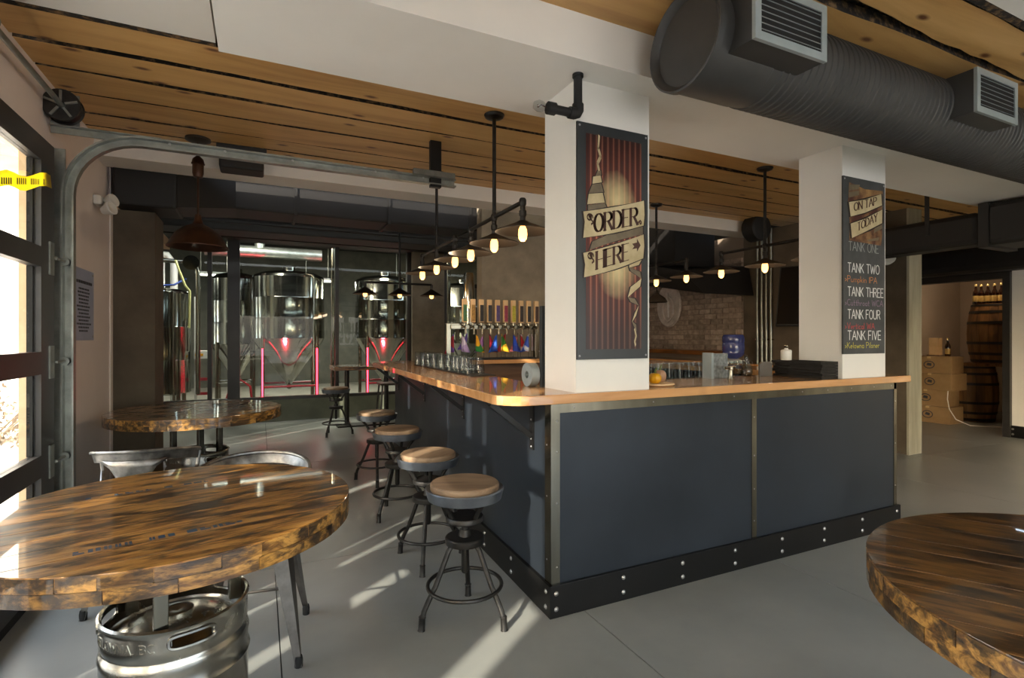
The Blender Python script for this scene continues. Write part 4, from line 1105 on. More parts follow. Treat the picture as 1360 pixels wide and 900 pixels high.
# ------------------------------------------------------------------ pressed steel chairs
def chair(label, loc, rz, m):
    """seat centre at the origin, the back towards +y"""
    t = thing('metal_chair', label, 'chair', (0,0,0), 0, 'pressed steel chairs')
    W = dict(world=False)
    sq = []
    for i in range(32):
        q = 2*PI*i/32; c, s = math.cos(q), math.sin(q); k = (abs(c)**4+abs(s)**4)**-.25
        sq.append((.18*c*k, .18*s*k))
    mb = MB(); mb.rings([[(x*.98,y*.98,.425) for x,y in sq],[(x*1.02,y*1.02,.43) for x,y in sq],[(x,y,.452) for x,y in sq],[(x*.9,y*.9,.45) for x,y in sq],[(x*.5,y*.5,.443) for x,y in sq]])
    build('seat', mb, m, t, **W)
    for sx in (-1,1):
        for sy in (-1,1):
            top = Vector((.155*sx,.155*sy,.43)); bot = Vector((.215*sx,.225*sy,0))
            u = Vector((sx,-sy,0)).normalized(); o = Vector((sx,sy,0)).normalized()
            mb = MB(); rs = []
            for k in range(5):
                p = top.lerp(bot, k/4); wd = .052*(1-k/4)+.016*(k/4)
                rs.append([p-u*wd-o*.022*(1-k*.15), p+o*.008, p+u*wd-o*.022*(1-k*.15), p-o*.008])
            mb.rings(rs)
            l = build('leg', mb, m, t, smooth=20, **W)
            build('foot_cap', MB().lathe([(0,0),(.016,0),(.017,.03),(.014,.045)], 12, (bot.x-.008*sx,bot.y-.008*sy,0)), m_rubber, l, **W)
    # curved back rail of sheet with a rolled top edge
    Rr = .205; cy = .02
    mb = MB(); a_ = [(-14+208*i/28) for i in range(29)]
    inn = []; v = []
    zt = lambda a: .80-.055*abs((a-90)/104)**2.2
    for a in a_:
        c, s = math.cos(R(a)), math.sin(R(a))
        lean = .03
        for rr, z in ((Rr+lean, zt(a)), (Rr+lean-.012, zt(a)-.05), (Rr+lean-.015, zt(a)-.05), (Rr+lean-.004, zt(a)-.004)):
            v.append((rr*c, cy+rr*s, z))
    f = []
    for i in range(len(a_)-1):
        o = i*4; q = o+4
        for k in range(4): f.append((o+k, o+(k+1)%4, q+(k+1)%4, q+k))
    mb.add(v, f+[(0,1,2,3),(len(v)-1,len(v)-2,len(v)-3,len(v)-4)])
    build('back_rail', mb, m, t, **W)
    build('rolled_edge', MB().tube([((Rr+.03)*math.cos(R(a)), cy+(Rr+.03)*math.sin(R(a)), zt(a)) for a in a_], .0095, 8), m, t, **W)
    # flared splat
    v = []
    for z, hw in ((.455,.075),(.55,.062),(.62,.062),(.68,.075),(.72,.10),(.755,.155)):
        k = (z-.45)/.3; y = .175+(.062)*k
        for i in range(9):
            x = -hw+2*hw*i/8
            v.append((x, y+.012-((x/.25)**2)*.14*(.3+k*.7), z))
    f = [(r*9+i, r*9+i+1, (r+1)*9+i+1, (r+1)*9+i) for r in range(5) for i in range(8)]
    build('back_splat', MB().add(v, f), m, t, solid=.003, **W)
    for sx in (-1,1):
        a = -14 if sx > 0 else 194
        p = ((Rr+.03)*math.cos(R(a)), cy+(Rr+.03)*math.sin(R(a)), zt(a)-.01)
        build('side_support', MB().tube([p, (p[0]-.01*sx,p[1]+.01,p[2]-.08), (.19*sx,.06,.60), (.175*sx,.12,.44)], .010, 8), m, t, **W)
    build('leg_brace', MB().tube([(.17*math.cos(2*PI*i/4+PI/4)*1.18,.17*math.sin(2*PI*i/4+PI/4)*1.2,.30) for i in range(4)], .006, 6, closed=True), m, t, **W)
    t.location = loc; t.rotation_euler = (0,0,rz)
    return t
c2 = chair('brushed steel chair with curved back rail behind the nearest keg table', (-.03, 2.585, 0), R(-8), m_chairdark)
for ch in c2.children:
    if ch.name.startswith(('back_rail','rolled_edge','seat')): ch.data.materials[0] = m_chair
chair('worn steel chair with flared back splat near the left wall facing the second keg table', (-.53, 3.36, 0), R(172), m_chair)

# ------------------------------------------------------------------ round spiral duct with vents
DY, DZ, DR = 1.715, 2.623, .197
t = thing('spiral_duct', 'big round dark grey spiral duct under the timber ceiling before the beam', 'duct', (3.5, DY, DZ))
prof = [(DR, 1.98)]
x = 2.02
while x < 5.9:
    prof += [(DR,x),(DR,x+.024),(DR+.005,x+.028),(DR+.005,x+.034),(DR,x+.038)]; x += .040
build('duct_tube', MB().lathe(prof, 56, (0,DY,DZ), axis='x'), m_duct, t, smooth=50)
build('duct_sleeve', MB().lathe([(DR+.004,1.66),(DR+.004,1.985),(DR,1.99)], 56, (0,DY,DZ), axis='x'), m_duct, t)
build('end_cap', MB().lathe([(0,1.655),(DR-.02,1.655),(DR-.014,1.64),(DR+.004,1.625),(DR+.012,1.628),(DR+.012,1.66),(DR+.003,1.668)], 56, (0,DY,DZ), axis='x'), m_duct, t)
for x in (2.95, 5.2):
    build('hanger_rod', MB().cyl((x,DY,DZ+DR-.01),(x,DY,ZC+.01),.006,n=8), m_darkmetal, t)
def vent(x0, x1, z0, z1):
    vy = 1.42
    bx = build('vent_box', MB().box(x0,x1,vy+.004,DY-.02,z0,z1), m_duct, t, smooth=0)
    # frame, throat and slats
    fw = .030
    mb = MB().box(x0-.003,x1+.003,vy-.004,vy+.012,z1-fw,z1+.003).box(x0-.003,x1+.003,vy-.004,vy+.012,z0-.003,z0+fw).box(x0-.003,x0+fw,vy-.004,vy+.012,z0+fw,z1-fw).box(x1-fw,x1+.003,vy-.004,vy+.012,z0+fw,z1-fw)
    build('vent_frame', mb, m_vent, bx, smooth=0)
    build('vent_throat', MB().box(x0+fw,x1-fw,vy+.001,vy+.003,z0+fw,z1-fw), m_blackhole, bx, smooth=0)
    n = 7
    for i in range(n):
        z = z0+fw+(z1-z0-2*fw)*(i+.5)/n
        build('vent_slat', MB().add([(x0+fw,vy-.003,z-.0012),(x1-fw,vy-.003,z-.0012),(x1-fw,vy-.002,z+.0012),(x0+fw,vy-.002,z+.0012),(x0+fw,vy+.001,z-.0012),(x1-fw,vy+.001,z-.0012),(x1-fw,vy+.001,z+.0012),(x0+fw,vy+.001,z+.0012)], [(0,1,2,3),(7,6,5,4),(0,4,5,1),(3,2,6,7),(0,3,7,4),(1,5,6,2)]), m_vent, bx, smooth=0)
vent(1.713, 2.132, 2.508, 2.735)
vent(3.342, 3.765, 2.528, 2.752)

# ------------------------------------------------------------------ black rectangular ducts
def duct(label, boxes, loc, bev=.02):
    t = thing('black_duct', label, 'duct', loc)
    for i, b in enumerate(boxes):
        build('duct_section', MB().box(*b), m_rectduct, t, smooth=0, bevel=bev)
    return t
t = duct('long black rectangular duct running under the ceiling from the left wall behind the timber slabs', [(-.55,3.4,5.5,5.95,2.545,2.82)], (1,5.7,2.68))
build('duct_section', MB().box(-1.06,-.62,5.15,5.6,2.42,2.76), m_rectduct, t, smooth=0, bevel=.02)
build('duct_transition', MB().add([(-.64,5.18,2.44),(-.64,5.18,2.74),(-.64,5.58,2.74),(-.64,5.58,2.44),(-.2,5.5,2.545),(-.2,5.5,2.82),(-.2,5.93,2.82),(-.2,5.93,2.545)],[(0,1,2,3),(7,6,5,4),(0,4,5,1),(1,5,6,2),(2,6,7,3),(3,7,4,0)]), m_rectduct, t, smooth=0)
for k in range(3):
    build('duct_seam', MB().box(.3+.9*k,.33+.9*k,5.485,5.965,2.53,2.83), m_rectduct, t, smooth=0)
duct('black duct high across the room in front of the brewery glass', [(-1.4,4.2,7.6,8.1,2.72,3.0)], (1.4,7.85,2.86))
t = thing('black_pipe', 'thin black pipe crossing below the ceiling near the brewery glass', 'pipe', (1, 6.9, 2.6))
build('pipe_run', MB().cyl((-1.2,6.9,2.70),(3.3,6.9,2.70),.03,n=10), m_rectduct, t)
for x in (-.6,.8,2.2): build('pipe_hanger', MB().cyl((x,6.9,2.70),(x,6.9,3.12),.005,n=6), m_rectduct, t)
t = thing('round_speaker', 'round black speaker hung below the timber slabs beyond the sign column', 'speaker', (5.62, 4.62, ZC))
build('speaker_case', MB().lathe([(0,.0),(.15,.0),(.165,.015),(.165,.17),(.14,.2),(0,.2)], 32, (5.62,4.55,2.72), axis='y'), m_rectduct, t)
build('speaker_grille', MB().lathe([(0,-.004),(.14,-.003),(.145,.0)], 32, (5.62,4.55,2.72), axis='y'), m_rubber, t)
build('mount', MB().box(5.58,5.66,4.6,4.68,2.8,ZC+.005), m_rectduct, t, smooth=0)
t = thing('extractor_hood', 'black tapered hood hanging before the brick wall', 'hood', (5.4, 5.4, 2.1))
v = [(4.98,4.88,1.90),(5.86,4.88,1.90),(5.86,6.3,2.15),(4.98,6.3,2.15),(4.7,4.98,2.18),(5.88,4.98,2.30),(5.88,6.4,2.5),(4.7,6.4,2.5)]
build('hood_body', MB().add(v, [(3,2,1,0),(4,5,6,7),(0,1,5,4),(1,2,6,5),(2,3,7,6),(3,0,4,7)]), m_rectduct, t, smooth=0)
build('hood_duct', MB().box(4.9,5.6,5.3,6.0,2.3,3.12), m_rectduct, t, smooth=0)
t = duct('black rectangular duct running back above the passage right of the chalkboard column', [(6.2,6.5,2.62,6.5,2.25,2.56),(6.15,6.7,-.5,2.56,2.22,2.615)], (6.4,3,2.4), bev=.05)
build('duct_flange', MB().box(6.14,6.70,2.52,2.60,2.2,2.62), m_rectduct, t, smooth=0)
for y in (3.05,3.5): build('hanger_strap', MB().box(6.19,6.2,y-.02,y+.02,2.4,2.84), m_rectduct, t, smooth=0)
duct('lower black duct above the cooler opening', [(8.72,9.14,2.9,8.0,2.24,2.60)], (8.9,5,2.4), bev=.09)

# ------------------------------------------------------------------ back bar under the taps
YT = 4.87
t = thing('back_bar_cabinet', 'reclaimed wood back bar with pale ledge below the beer taps', 'cabinet', (2.3, 5.1, 0))
for i, (a, b) in enumerate(((.0,.28),(.285,.56),(.565,.83),(.835,1.085))):
    build('panel_board', MB().box(1.66,3.3,YT+.06,YT+.09,a,b), m_oldwood, t, smooth=0)
build('ledge', MB().box(1.62,3.35,YT-.05,5.3,1.09,1.13), m_counter, t, smooth=0, bevel=.003)
t = thing('tap_tower', 'steel framed tower of ten beer taps on the back bar ledge', 'beer tap', (2.13, YT, 1.13))
for n_, b in (('frame_post',(1.62,1.665,YT-.03,YT+.03,1.131,1.49)),('frame_post',(2.585,2.63,YT-.03,YT+.03,1.131,1.49)),('frame_rail',(1.665,2.585,YT-.03,YT+.03,1.455,1.49)),('drip_tray',(1.665,2.585,YT-.05,YT+.12,1.131,1.15))):
    build(n_, MB().box(*b), m_steel if n_ != 'drip_tray' else m_darkmetal, t, smooth=0, bevel=.004)
build('tap_rail', MB().box(1.66,2.59,YT-.05,YT-.03,1.435,1.475), m_steel, t, smooth=0, bevel=.003)
build('glycol_column', MB().lathe([(.056,0),(.056,.50),(.05,.52),(0,.53)], 28, (1.93,YT+.18,1.49)), m_stain, t)
tcols = [S(60,110,70), S(170,130,60), S(34,32,32), S(38,38,44), S(90,70,130), S(150,40,70), S(190,180,50), S(50,40,36), S(30,32,36), S(66,40,26)]
for i in range(10):
    x = 1.783+(2.566-1.783)*i/9
    tap = build('tap_faucet', MB().tube([(x,YT-.05,1.455),(x,YT-.09,1.455),(x,YT-.11,1.44),(x,YT-.115,1.385)], .010, 8).lathe([(.012,1.46),(.016,1.475),(.010,1.50)], 10, (x,YT-.085,0)), m_steel, t)
    mb = MB().box(x-.022,x+.022,YT-.10,YT-.065,1.50,1.725)
    build('tap_handle', mb, m_plate, tap, smooth=0, bevel=.003)
    mc = M('tap_label_%d' % i, tcols[i], tuple(q*.55 for q in tcols[i][:3])+(1,), rough=.5, scale=50)
    build('handle_label', MB().box(x-.018,x+.018,YT-.103,YT-.1,1.51,1.67), mc, tap, smooth=0)
# little desk flags standing in the tap frame
fl_specs = [(1.70,(S(140,30,50),S(90,60,140)),.02),(1.79,(S(210,200,220),S(170,150,200)),0),(1.86,(S(110,90,180),S(90,70,160)),-.1),(1.93,(S(230,170,30),S(50,140,70)),.0),
            (2.03,(S(160,110,170),S(200,170,60)),.0),(2.10,(S(190,30,60),S(60,30,60)),.0),(2.16,(S(40,90,190),S(40,80,180)),.0),(2.22,(S(70,140,60),S(230,180,40)),.0),
            (2.28,(S(190,60,60),S(170,60,90)),0),(2.34,(S(40,80,200),S(50,70,170)),0),(2.41,(S(200,110,110),S(90,90,90)),0),(2.455,(S(180,30,40),S(220,200,200)),0),(2.52,(S(60,90,190),S(225,225,235)),0),(2.565,(S(220,190,190),S(225,210,215)),0)]
names = ['crimson and violet','white','lilac','orange and green','mauve and gold','deep red','blue','green and yellow','rose','royal blue','pink and grey','red and white','blue and white','pale pink']
for i, (x, (ca, cb), dz) in enumerate(fl_specs):
    y = YT-.005+.03*(i % 3)
    t = thing('desk_flag', names[i]+' small desk flag drooping on a stick inside the tap frame', 'flag', (x, y, 1.15), 0, 'small flags under the taps')
    build('flag_stick', MB().cyl((x,y,1.15),(x,y,1.40),.0025,n=6), m_darkmetal, t)
    k = (i*7) % 3; h = .18+dz*.3
    mf = M('flag_cloth_%d' % i, ca, cb, rough=.8, scale=9, stretch=(1,1,1), lo=.48, hi=.52, detail=0)
    v = []; n = 6
    for r in range(6):
        for c in range(n+1):
            s = c/n; wd = .025+.075*(r/5)
            v.append((x+(wd*s if i % 2 else -wd*s)+.0, y-.012*math.sin(s*7+r*.4+i), 1.395-h*r/5-.03*s*(1-r/5)-.015*s))
    f = [(r*(n+1)+c, r*(n+1)+c+1, (r+1)*(n+1)+c+1, (r+1)*(n+1)+c) for r in range(5) for c in range(n)]
    build('flag_cloth', MB().add(v, f), mf, t, solid=.001)
# glasses drying on the left run of the worktop
gp_ = [(.024,.0),(.028,.004),(.03,.01),(.037,.10),(.0385,.125),(.0372,.125),(.0355,.10),(.0285,.012),(.0,.010)]
def glass(name, label, loc, group, up=True):
    mb = MB().lathe(gp_ if up else [(r,.125-z) for r, z in gp_], 16)
    o = build(name, mb, m_cup, None); o.location = loc
    return tag(o, label, 'glass', group)
t = thing('bar_mat', 'black rubber drip mat under upturned glasses on the left run of the bar', 'mat', (1.40, 4.25, 1.083))
build('mat_sheet', MB().box(1.28,1.47,3.42,5.1,1.083,1.090).rot(LA,(CX,CY)), m_rubber, t, smooth=0)
g0 = None
for i in range(15):
    for j in range(2):
        p = rotL((1.33+.085*j+.012*math.sin(i*3+j), 3.62+.104*i+.01*math.sin(i*5+j*2)))
        if g0 is None:
            g0 = glass('beer_glass', 'clear upturned beer glass drying on the mat along the left run of the bar', (p[0],p[1],1.090), 'upturned glasses on the left run', up=False)
        else:
            c = g0.copy(); COL.objects.link(c); c.location = (p[0],p[1],1.090)
# glasses on the inner shelf beyond the front run
t = thing('glass_shelf', 'black shelf carrying a row of clear glasses behind the front worktop', 'shelf', (2.9, 2.98, 1.04))
build('shelf_board', MB().box(2.42,3.55,2.86,3.10,1.02,1.045), m_rubber, t, smooth=0)
build('shelf_support', MB().box(2.5,2.54,2.9,3.05,0,1.02).box(3.42,3.46,2.9,3.05,0,1.02), m_darkmetal, t, smooth=0)
g1 = None
for i in range(11):
    for j in range(2):
        q = (2.47+.098*i+.045*j, 2.93+.09*j, 1.045)
        if g1 is None: g1 = glass('beer_glass', 'clear glass standing in the row on the black shelf behind the front worktop', q, 'glasses on the inner shelf')
        else:
            c = g1.copy(); COL.objects.link(c); c.location = q
# things on the front run
ZT = 1.083
t = thing('napkin_box', 'galvanised metal napkin box standing on the front worktop', 'box', (2.76, 2.60, ZT))
build('box_body', MB().box(2.69,2.84,2.57,2.64,ZT,ZT+.165), M('mottled_galvanised', S(110,116,118), S(156,162,162), rough=.4, metal=.5, scale=40), t, smooth=0, bevel=.004)
build('box_rim', MB().box(2.685,2.705,2.565,2.645,ZT,ZT+.17), m_vent, t, smooth=0)
t = thing('tap_fitting', 'small steel spout beside the napkin box on the worktop', 'spout', (2.775, 2.49, ZT))
build('spout_body', MB().lathe([(.02,0),(.014,.02),(.014,.06),(.02,.065),(.02,.08),(0,.085)], 14, (2.775,2.49,ZT)), m_steel, t)
build('spout_arm', MB().tube([(2.74,2.49,ZT+.07),(2.72,2.485,ZT+.075),(2.81,2.49,ZT+.075)], .01, 8), m_steel, t)
t = thing('glass_carafe', 'clear round bellied glass carafe on the worktop right of the napkin box', 'carafe', (3.05, 2.60, ZT))
build('carafe_glass', MB().lathe([(0,.003),(.03,.0),(.04,.02),(.042,.045),(.03,.075),(.013,.10),(.012,.14),(.016,.15),(.0145,.15),(.0105,.14),(.0115,.10),(.028,.075),(.039,.045),(.037,.02),(0,.008)], 20, (3.05,2.60,ZT)), m_cup, t)
t = thing('card_holder', 'grey rounded card stand on the worktop left of the tray stack', 'holder', (3.24, 2.62, ZT))
build('card_plate', MB().prism_y([(3.16,ZT),(3.285,ZT),(3.285,ZT+.08),(3.26,ZT+.10),(3.185,ZT+.10),(3.16,ZT+.08)], 2.58, 2.595), M('grey_slate', S(92,88,82), S(108,104,98), rough=.6), t, smooth=0)
for k in range(6):
    t = thing('serving_tray', 'dark serving tray beside the chalkboard column, %s in the stack' % ['topmost','second from top','third from top','third from bottom','second from bottom','lowest'][k], 'tray', (3.40, 2.41, ZT), 0, 'stack of dark trays')
    z = ZT+.019*(5-k); o = .008*((k*5) % 3)
    x0, x1, y0, y1 = 3.30+o, 3.470, 2.235, 2.59-o
    build('tray_base', MB().box(x0,x1,y0,y1,z,z+.007), m_darkmetal, t, smooth=0, bevel=.002)
    build('tray_rim', MB().box(x0-.004,x1+.004,y0-.006,y0,z,z+.017).box(x0-.004,x0,y0,y1,z,z+.017).box(x1,x1+.004,y0,y1,z,z+.017).box(x0-.004,x1+.004,y1,y1+.006,z,z+.017), m_darkmetal, t, smooth=0)
t = thing('white_bottle', 'squat white bottle with a stopper standing on the tray stack', 'bottle', (3.365, 2.53, ZT+.1122))
build('bottle_body', MB().lathe([(0,0),(.034,0),(.036,.004),(.036,.066),(.03,.072),(.012,.076),(.012,.084),(0,.084)], 22, (3.365,2.53,ZT+.1122)), m_plastic, t)
build('stopper', MB().lathe([(.009,.084),(.014,.092),(.014,.10),(0,.106)], 14, (3.365,2.53,ZT+.1122)), m_steel, t)
t = thing('serving_board', 'small round wooden board under the gourds beside the sign column', 'board', (2.045, 2.36, ZT))
build('board_disc', MB().lathe([(0,.0),(.09,.0),(.10,.006),(.098,.014),(0,.014)], 32, (2.045,2.36,ZT)), m_plate, t)
def gourd(label, x, y, r, m, h):
    t = thing('gourd', label, 'gourd', (x, y, ZT+.014))
    mb = MB(); v = []; n = 40
    prof = [(.02,.0),(.6,.02),(.92,.25),(1,.5),(.93,.75),(.65,.95),(.25,1.0),(.08,.95)]
    for q, z in prof:
        for j in range(n):
            a = 2*PI*j/n; k = 1+.05*math.cos(a*9)
            v.append((x+q*r*k*math.cos(a), y+q*r*k*math.sin(a), ZT+.014+z*h))
    f = [(i*n+j, i*n+(j+1)%n, (i+1)*n+(j+1)%n, (i+1)*n+j) for i in range(len(prof)-1) for j in range(n)]
    mb.add(v, f+[tuple(range(n-1,-1,-1)), tuple(range((len(prof)-1)*n, len(prof)*n))])
    build('gourd_skin', mb, m, t, smooth=60)
    build('stem', MB().tube([(x,y,ZT+.01+h*.95),(x+.004,y,ZT+.03+h),(x+.012,y-.004,ZT+.045+h)], [.007,.005,.004], 8), m_green, t)
gourd('small bright yellow ribbed gourd on the wooden board beside the sign column', 2.012, 2.335, .035, m_yellow, .058)
gourd('pale tan gourd behind the yellow gourd on the wooden board', 2.090, 2.385, .036, m_beige, .070)
# behind the sign column
t = thing('menu_panel', 'tall dark blue panel standing on the worktop behind the sign column', 'panel', (1.45, 2.62, ZT))
build('panel_sheet', MB().box(1.402,1.75,2.545,2.575,ZT,1.53), m_blacksign, t, smooth=0)
t = thing('paper_roll', 'grey round roll standing on edge by the dark panel at the sign column', 'roll', (1.52, 2.68, ZT))
build('roll_paper', MB().lathe([(.02,0),(.065,0),(.065,.05),(.02,.05),(.02,0)], 28, (1.345,2.62,ZT+.0655), axis='x'), m_vent, t)

# ------------------------------------------------------------------ far side of the bar
t = thing('back_counter', 'wooden back counter along the brick wall', 'counter', (5.62, 5.9, 0))
build('counter_top', MB().box(5.36,5.91,4.2,7.4,.99,1.03), m_counter, t, smooth=0, bevel=.003)
build('counter_front', MB().box(5.42,5.9,4.25,7.35,0,.99), m_kick, t, smooth=0)
t = thing('live_edge_shelf', 'thick live edge wooden shelf along the brick wall', 'shelf', (5.8, 6.1, 1.15))
mb = MB(); n = 26; v = []
for i in range(n+1):
    y = 5.12+2.2*i/n; e = .03*math.sin(y*3.1)+.02*math.sin(y*7.3)
    v += [(5.918,y,1.105),(5.66+e,y,1.105),(5.63+e,y,1.165),(5.918,y,1.165)]
f = [(i*4+k, i*4+(k+1)%4, i*4+4+(k+1)%4, i*4+4+k) for i in range(n) for k in range(4)]
build('shelf_board', mb.add(v, f+[(3,2,1,0),(4*n,4*n+1,4*n+2,4*n+3)]), m_liveedge, t)
t = thing('water_jug', 'blue translucent water jug upturned on a dispenser at the back counter', 'jug', (5.42, 4.82, 1.03))
build('jug_body', MB().lathe([(.03,0),(.05,.03),(.12,.07),(.135,.10),(.13,.12),(.135,.14),(.135,.22),(.13,.235),(.135,.25),(.135,.31),(.12,.335),(0,.34)], 30, (5.42,4.82,1.05)), m_bluejug, t)
build('dispenser_base', MB().lathe([(0,0),(.11,0),(.11,.03),(.06,.05),(.04,.05)], 24, (5.42,4.82,1.03)), m_plastic, t)
t = thing('wall_plaque', 'oval carved plaque hanging on the brick wall', 'plaque', (5.9, 6.55, 1.87))
mb = MB(); n = 40
def ov(rx, rz, x): return [(x, 6.50+rx*math.cos(2*PI*i/n), 1.86+rz*math.sin(2*PI*i/n)) for i in range(n)]
mb.rings([ov(.26,.34,5.91), ov(.27,.35,5.88), ov(.25,.33,5.865), ov(.22,.30,5.875), ov(.1,.15,5.868)])
m_plq = M('bronze_plaque', S(176,166,158), S(206,196,188), rough=.45, metal=.2, scale=9)
build('plaque_oval', mb, m_plq, t)
build('plaque_relief', MB().tube([(5.862,6.50+.12*math.cos(R(a)),1.80+.2*math.sin(R(a))) for a in range(0,360,15)], .016, 6, closed=True).tube([(5.862,6.50,1.66),(5.858,6.49,1.85),(5.862,6.52,2.06)], .025, 8), m_plq, t)
for k in range(4):
    y = 4.86-.068*k
    t = thing('wall_conduit', 'steel conduit on the concrete wall, %s from the brick' % ['first','second','third','fourth'][k], 'pipe', (5.9, y, 1.03), 0, 'steel conduits on the concrete wall')
    build('conduit_pipe', MB().cyl((5.905,y,1.031),(5.905,y,2.75),.016,n=12), m_track, t)
    build('conduit_clamp', MB().box(5.90,5.926,y-.03,y+.03,1.315,1.335), m_steel, t, smooth=0)
t = thing('wall_screen', 'black flat screen angled out from the concrete wall behind the chalkboard column', 'screen', (5.7, 4.3, 1.8))
Mx = Matrix.Translation((5.66,3.76,1.83)) @ Matrix.Rotation(R(20),4,'Z') @ Matrix.Rotation(R(14),4,'Y')
build('screen_case', MB().box(-.025,.025,-.5,.5,-.36,.36).xf(Mx), m_rubber, t, smooth=0, bevel=.008)
build('screen_panel', MB().box(-.0265,-.025,-.485,.485,-.345,.345).xf(Mx), M('dark_screen', S(12,12,13), rough=.12), t, smooth=0)
build('screen_arm', MB().box(5.66,5.94,4.16,4.22,1.8,1.88).box(5.60,5.70,3.8,4.22,1.82,1.86), m_rubber, t, smooth=0)

# ------------------------------------------------------------------ cooler: boxes, barrels, bottles
def carton(label, x, y, z, sx, sy, h, rz):
    t = thing('cardboard_box', label, 'box', (x, y, z), rz, 'cartons stacked in the cooler')
    build('carton_body', MB().box(-sx,sx,-sy,sy,0,h), m_card, t, world=False, smooth=0, bevel=.004)
    build('carton_tape', MB().box(-sx-.001,sx+.001,-.025,.025,h-.03,h+.001), M('packing_tape', S(190,160,112), rough=.35), t, world=False, smooth=0)
    mb = MB()
    ring = [(-sx-.001, .07*math.cos(2*PI*i/20), h*.5+.055*math.sin(2*PI*i/20)) for i in range(20)]
    mb.tube(ring, .006, 4, closed=True)
    mb.add([(-sx-.0012,-.03,h*.42),(-sx-.0012,.035,h*.47),(-sx-.0012,.02,h*.62),(-sx-.0012,-.035,h*.58)], [(0,1,2,3)])
    build('carton_print', mb, m_print, t, world=False, smooth=0)
for k, (lab, dx, dy, rz) in enumerate((('lowest brown carton of the stack in the cooler opening',0,0,0),('brown carton second from the floor in the cooler stack',.03,.06,.08),
        ('brown carton third from the floor in the cooler stack, sticking out',-.02,-.05,-.05),('topmost brown carton of the cooler stack',.02,0,.06))):
    carton(lab, 9.80+dx, 4.72+dy, .262*k, .20, .30, .26, rz)
def barrel(label, x, y, z, h=.89, r0=.30, r1=.355, ns=20):
    t = thing('oak_barrel', label, 'barrel', (x, y, z))
    def rr(q): return r0+(r1-r0)*math.sin(PI*q)**.9 if 0 < q < 1 else r0
    mb = MB(); hts = [0,.08,.2,.35,.5,.65,.8,.92,1]
    g = .012
    for k in range(ns):
        a0 = 2*PI*k/ns+g*.5; a1 = 2*PI*(k+1)/ns-g*.5
        st = MB(); rs = []
        for q in hts:
            R0 = rr(q); rs.append([(x+R0*math.cos(a),y+R0*math.sin(a),z+q*h) for a in (a0,(a0+a1)/2,a1)]+[(x+(R0-.025)*math.cos(a),y+(R0-.025)*math.sin(a),z+q*h) for a in (a1,a0)])
        st.rings(rs); build('stave', st, m_barrel, t, smooth=0)
    for q in (.02,.14,.32,.66,.84,.96):
        q2 = q+.045 if q < .9 else q+.035
        build('hoop', MB().lathe([(rr(q)+.001,q*h),(rr(q)+.006,q*h),(rr(q2)+.006,q2*h),(rr(q2)+.001,q2*h)], 40, (x,y,z)), m_hoop, t)
    build('barrel_head', MB().lathe([(0,h-.03),(r0-.02,h-.03)], 32, (x,y,z)).lathe([(0,.03),(r0-.02,.03)], 32, (x,y,z)), m_barrel, t, smooth=0)
barrel('oak barrel standing on the floor right of the cartons in the cooler', 10.52, 4.56, 0)
barrel('dark oak barrel on the floor at the right edge of the cooler opening', 10.95, 3.90, 0)
t = thing('barrel_plank', 'dark wooden plank laid across the two lower barrels', 'plank', (10.8,4.3,.89))
build('plank_board', MB().box(10.45,11.15,3.85,4.75,.89,.93), m_barrel, t, smooth=0)
barrel('large oak barrel stacked on top in the cooler, carrying the bottles', 10.85, 4.28, .93, h=.96, r0=.37, r1=.435, ns=22)
def bottle(label, x, y, z, group=None, h=.29):
    t = thing('beer_bottle', label, 'bottle', (x, y, z), 0, group)
    k = h/.29
    build('bottle_glass', MB().lathe([(0,0),(.036*k,0),(.038*k,.006),(.038*k,.15*k),(.033*k,.18*k),(.017*k,.215*k),(.014*k,.27*k),(.016*k,.275*k),(.016*k,.28*k)], 20, (x,y,z)), m_bottle, t)
    build('bottle_label', MB().lathe([(.0385*k,.035*k),(.0388*k,.036*k),(.0388*k,.12*k),(.0385*k,.121*k)], 20, (x,y,z)), m_label, t)
    build('bottle_cap', MB().lathe([(.017*k,.262*k),(.0175*k,.285*k),(.014*k,.292*k),(0,.293*k)], 14, (x,y,z)), m_foil, t)
for i in range(6):
    lab = ['leftmost','second from left','third from left','fourth from left','fifth from left','rightmost'][i]
    bottle('brown beer bottle, %s of the row on top of the upper barrel' % lab, 10.62-.085*(i == 0), 4.54-.087*i+(.0 if i else -.05), 1.89, 'bottles on the upper barrel', h=.32)
bottle('lone brown bottle on top of the cartons beside the wooden lamp', 9.98, 4.62, 1.048)
t = thing('candle_lamp', 'small pale wooden lantern on top of the cartons in the cooler', 'lamp', (9.98, 4.80, 1.048))
build('lantern_body', MB().box(9.92,10.04,4.72,4.86,1.06,1.34), m_plate, t, smooth=0, bevel=.006)
build('lantern_base', MB().box(9.90,10.06,4.70,4.88,1.048,1.062), m_oldwood, t, smooth=0)
t = thing('white_cable', 'white cable trailing from the cartons over the cooler floor', 'cable', (9.9, 4.3, 0))
build('cable', MB().tube([(9.6,4.44,.52),(9.56,4.43,.40),(9.55,4.40,.25),(9.58,4.33,.10),(9.7,4.2,.015),(9.95,3.95,.01),(10.2,3.8,.01)], .007, 6), m_plastic, t)
t = thing('ceiling_light', 'small warm ceiling light inside the cooler above the barrels', 'light', (10.3, 4.3, 2.6))
build('light_body', MB().lathe([(.10,0),(.10,-.03),(.08,-.045),(0,-.05)], 24, (10.3,4.3,2.6)), emitmat('warm_light_diffuser', (1,.72,.42,1), 3), t)
l = bpy.data.lights.new('lamp_light', 'POINT'); l.energy = 7; l.color = (1,.74,.48); l.shadow_soft_size = .08
lo = bpy.data.objects.new('lamp_light', l); COL.objects.link(lo); lo.location = (10.3, 4.3, 2.48)

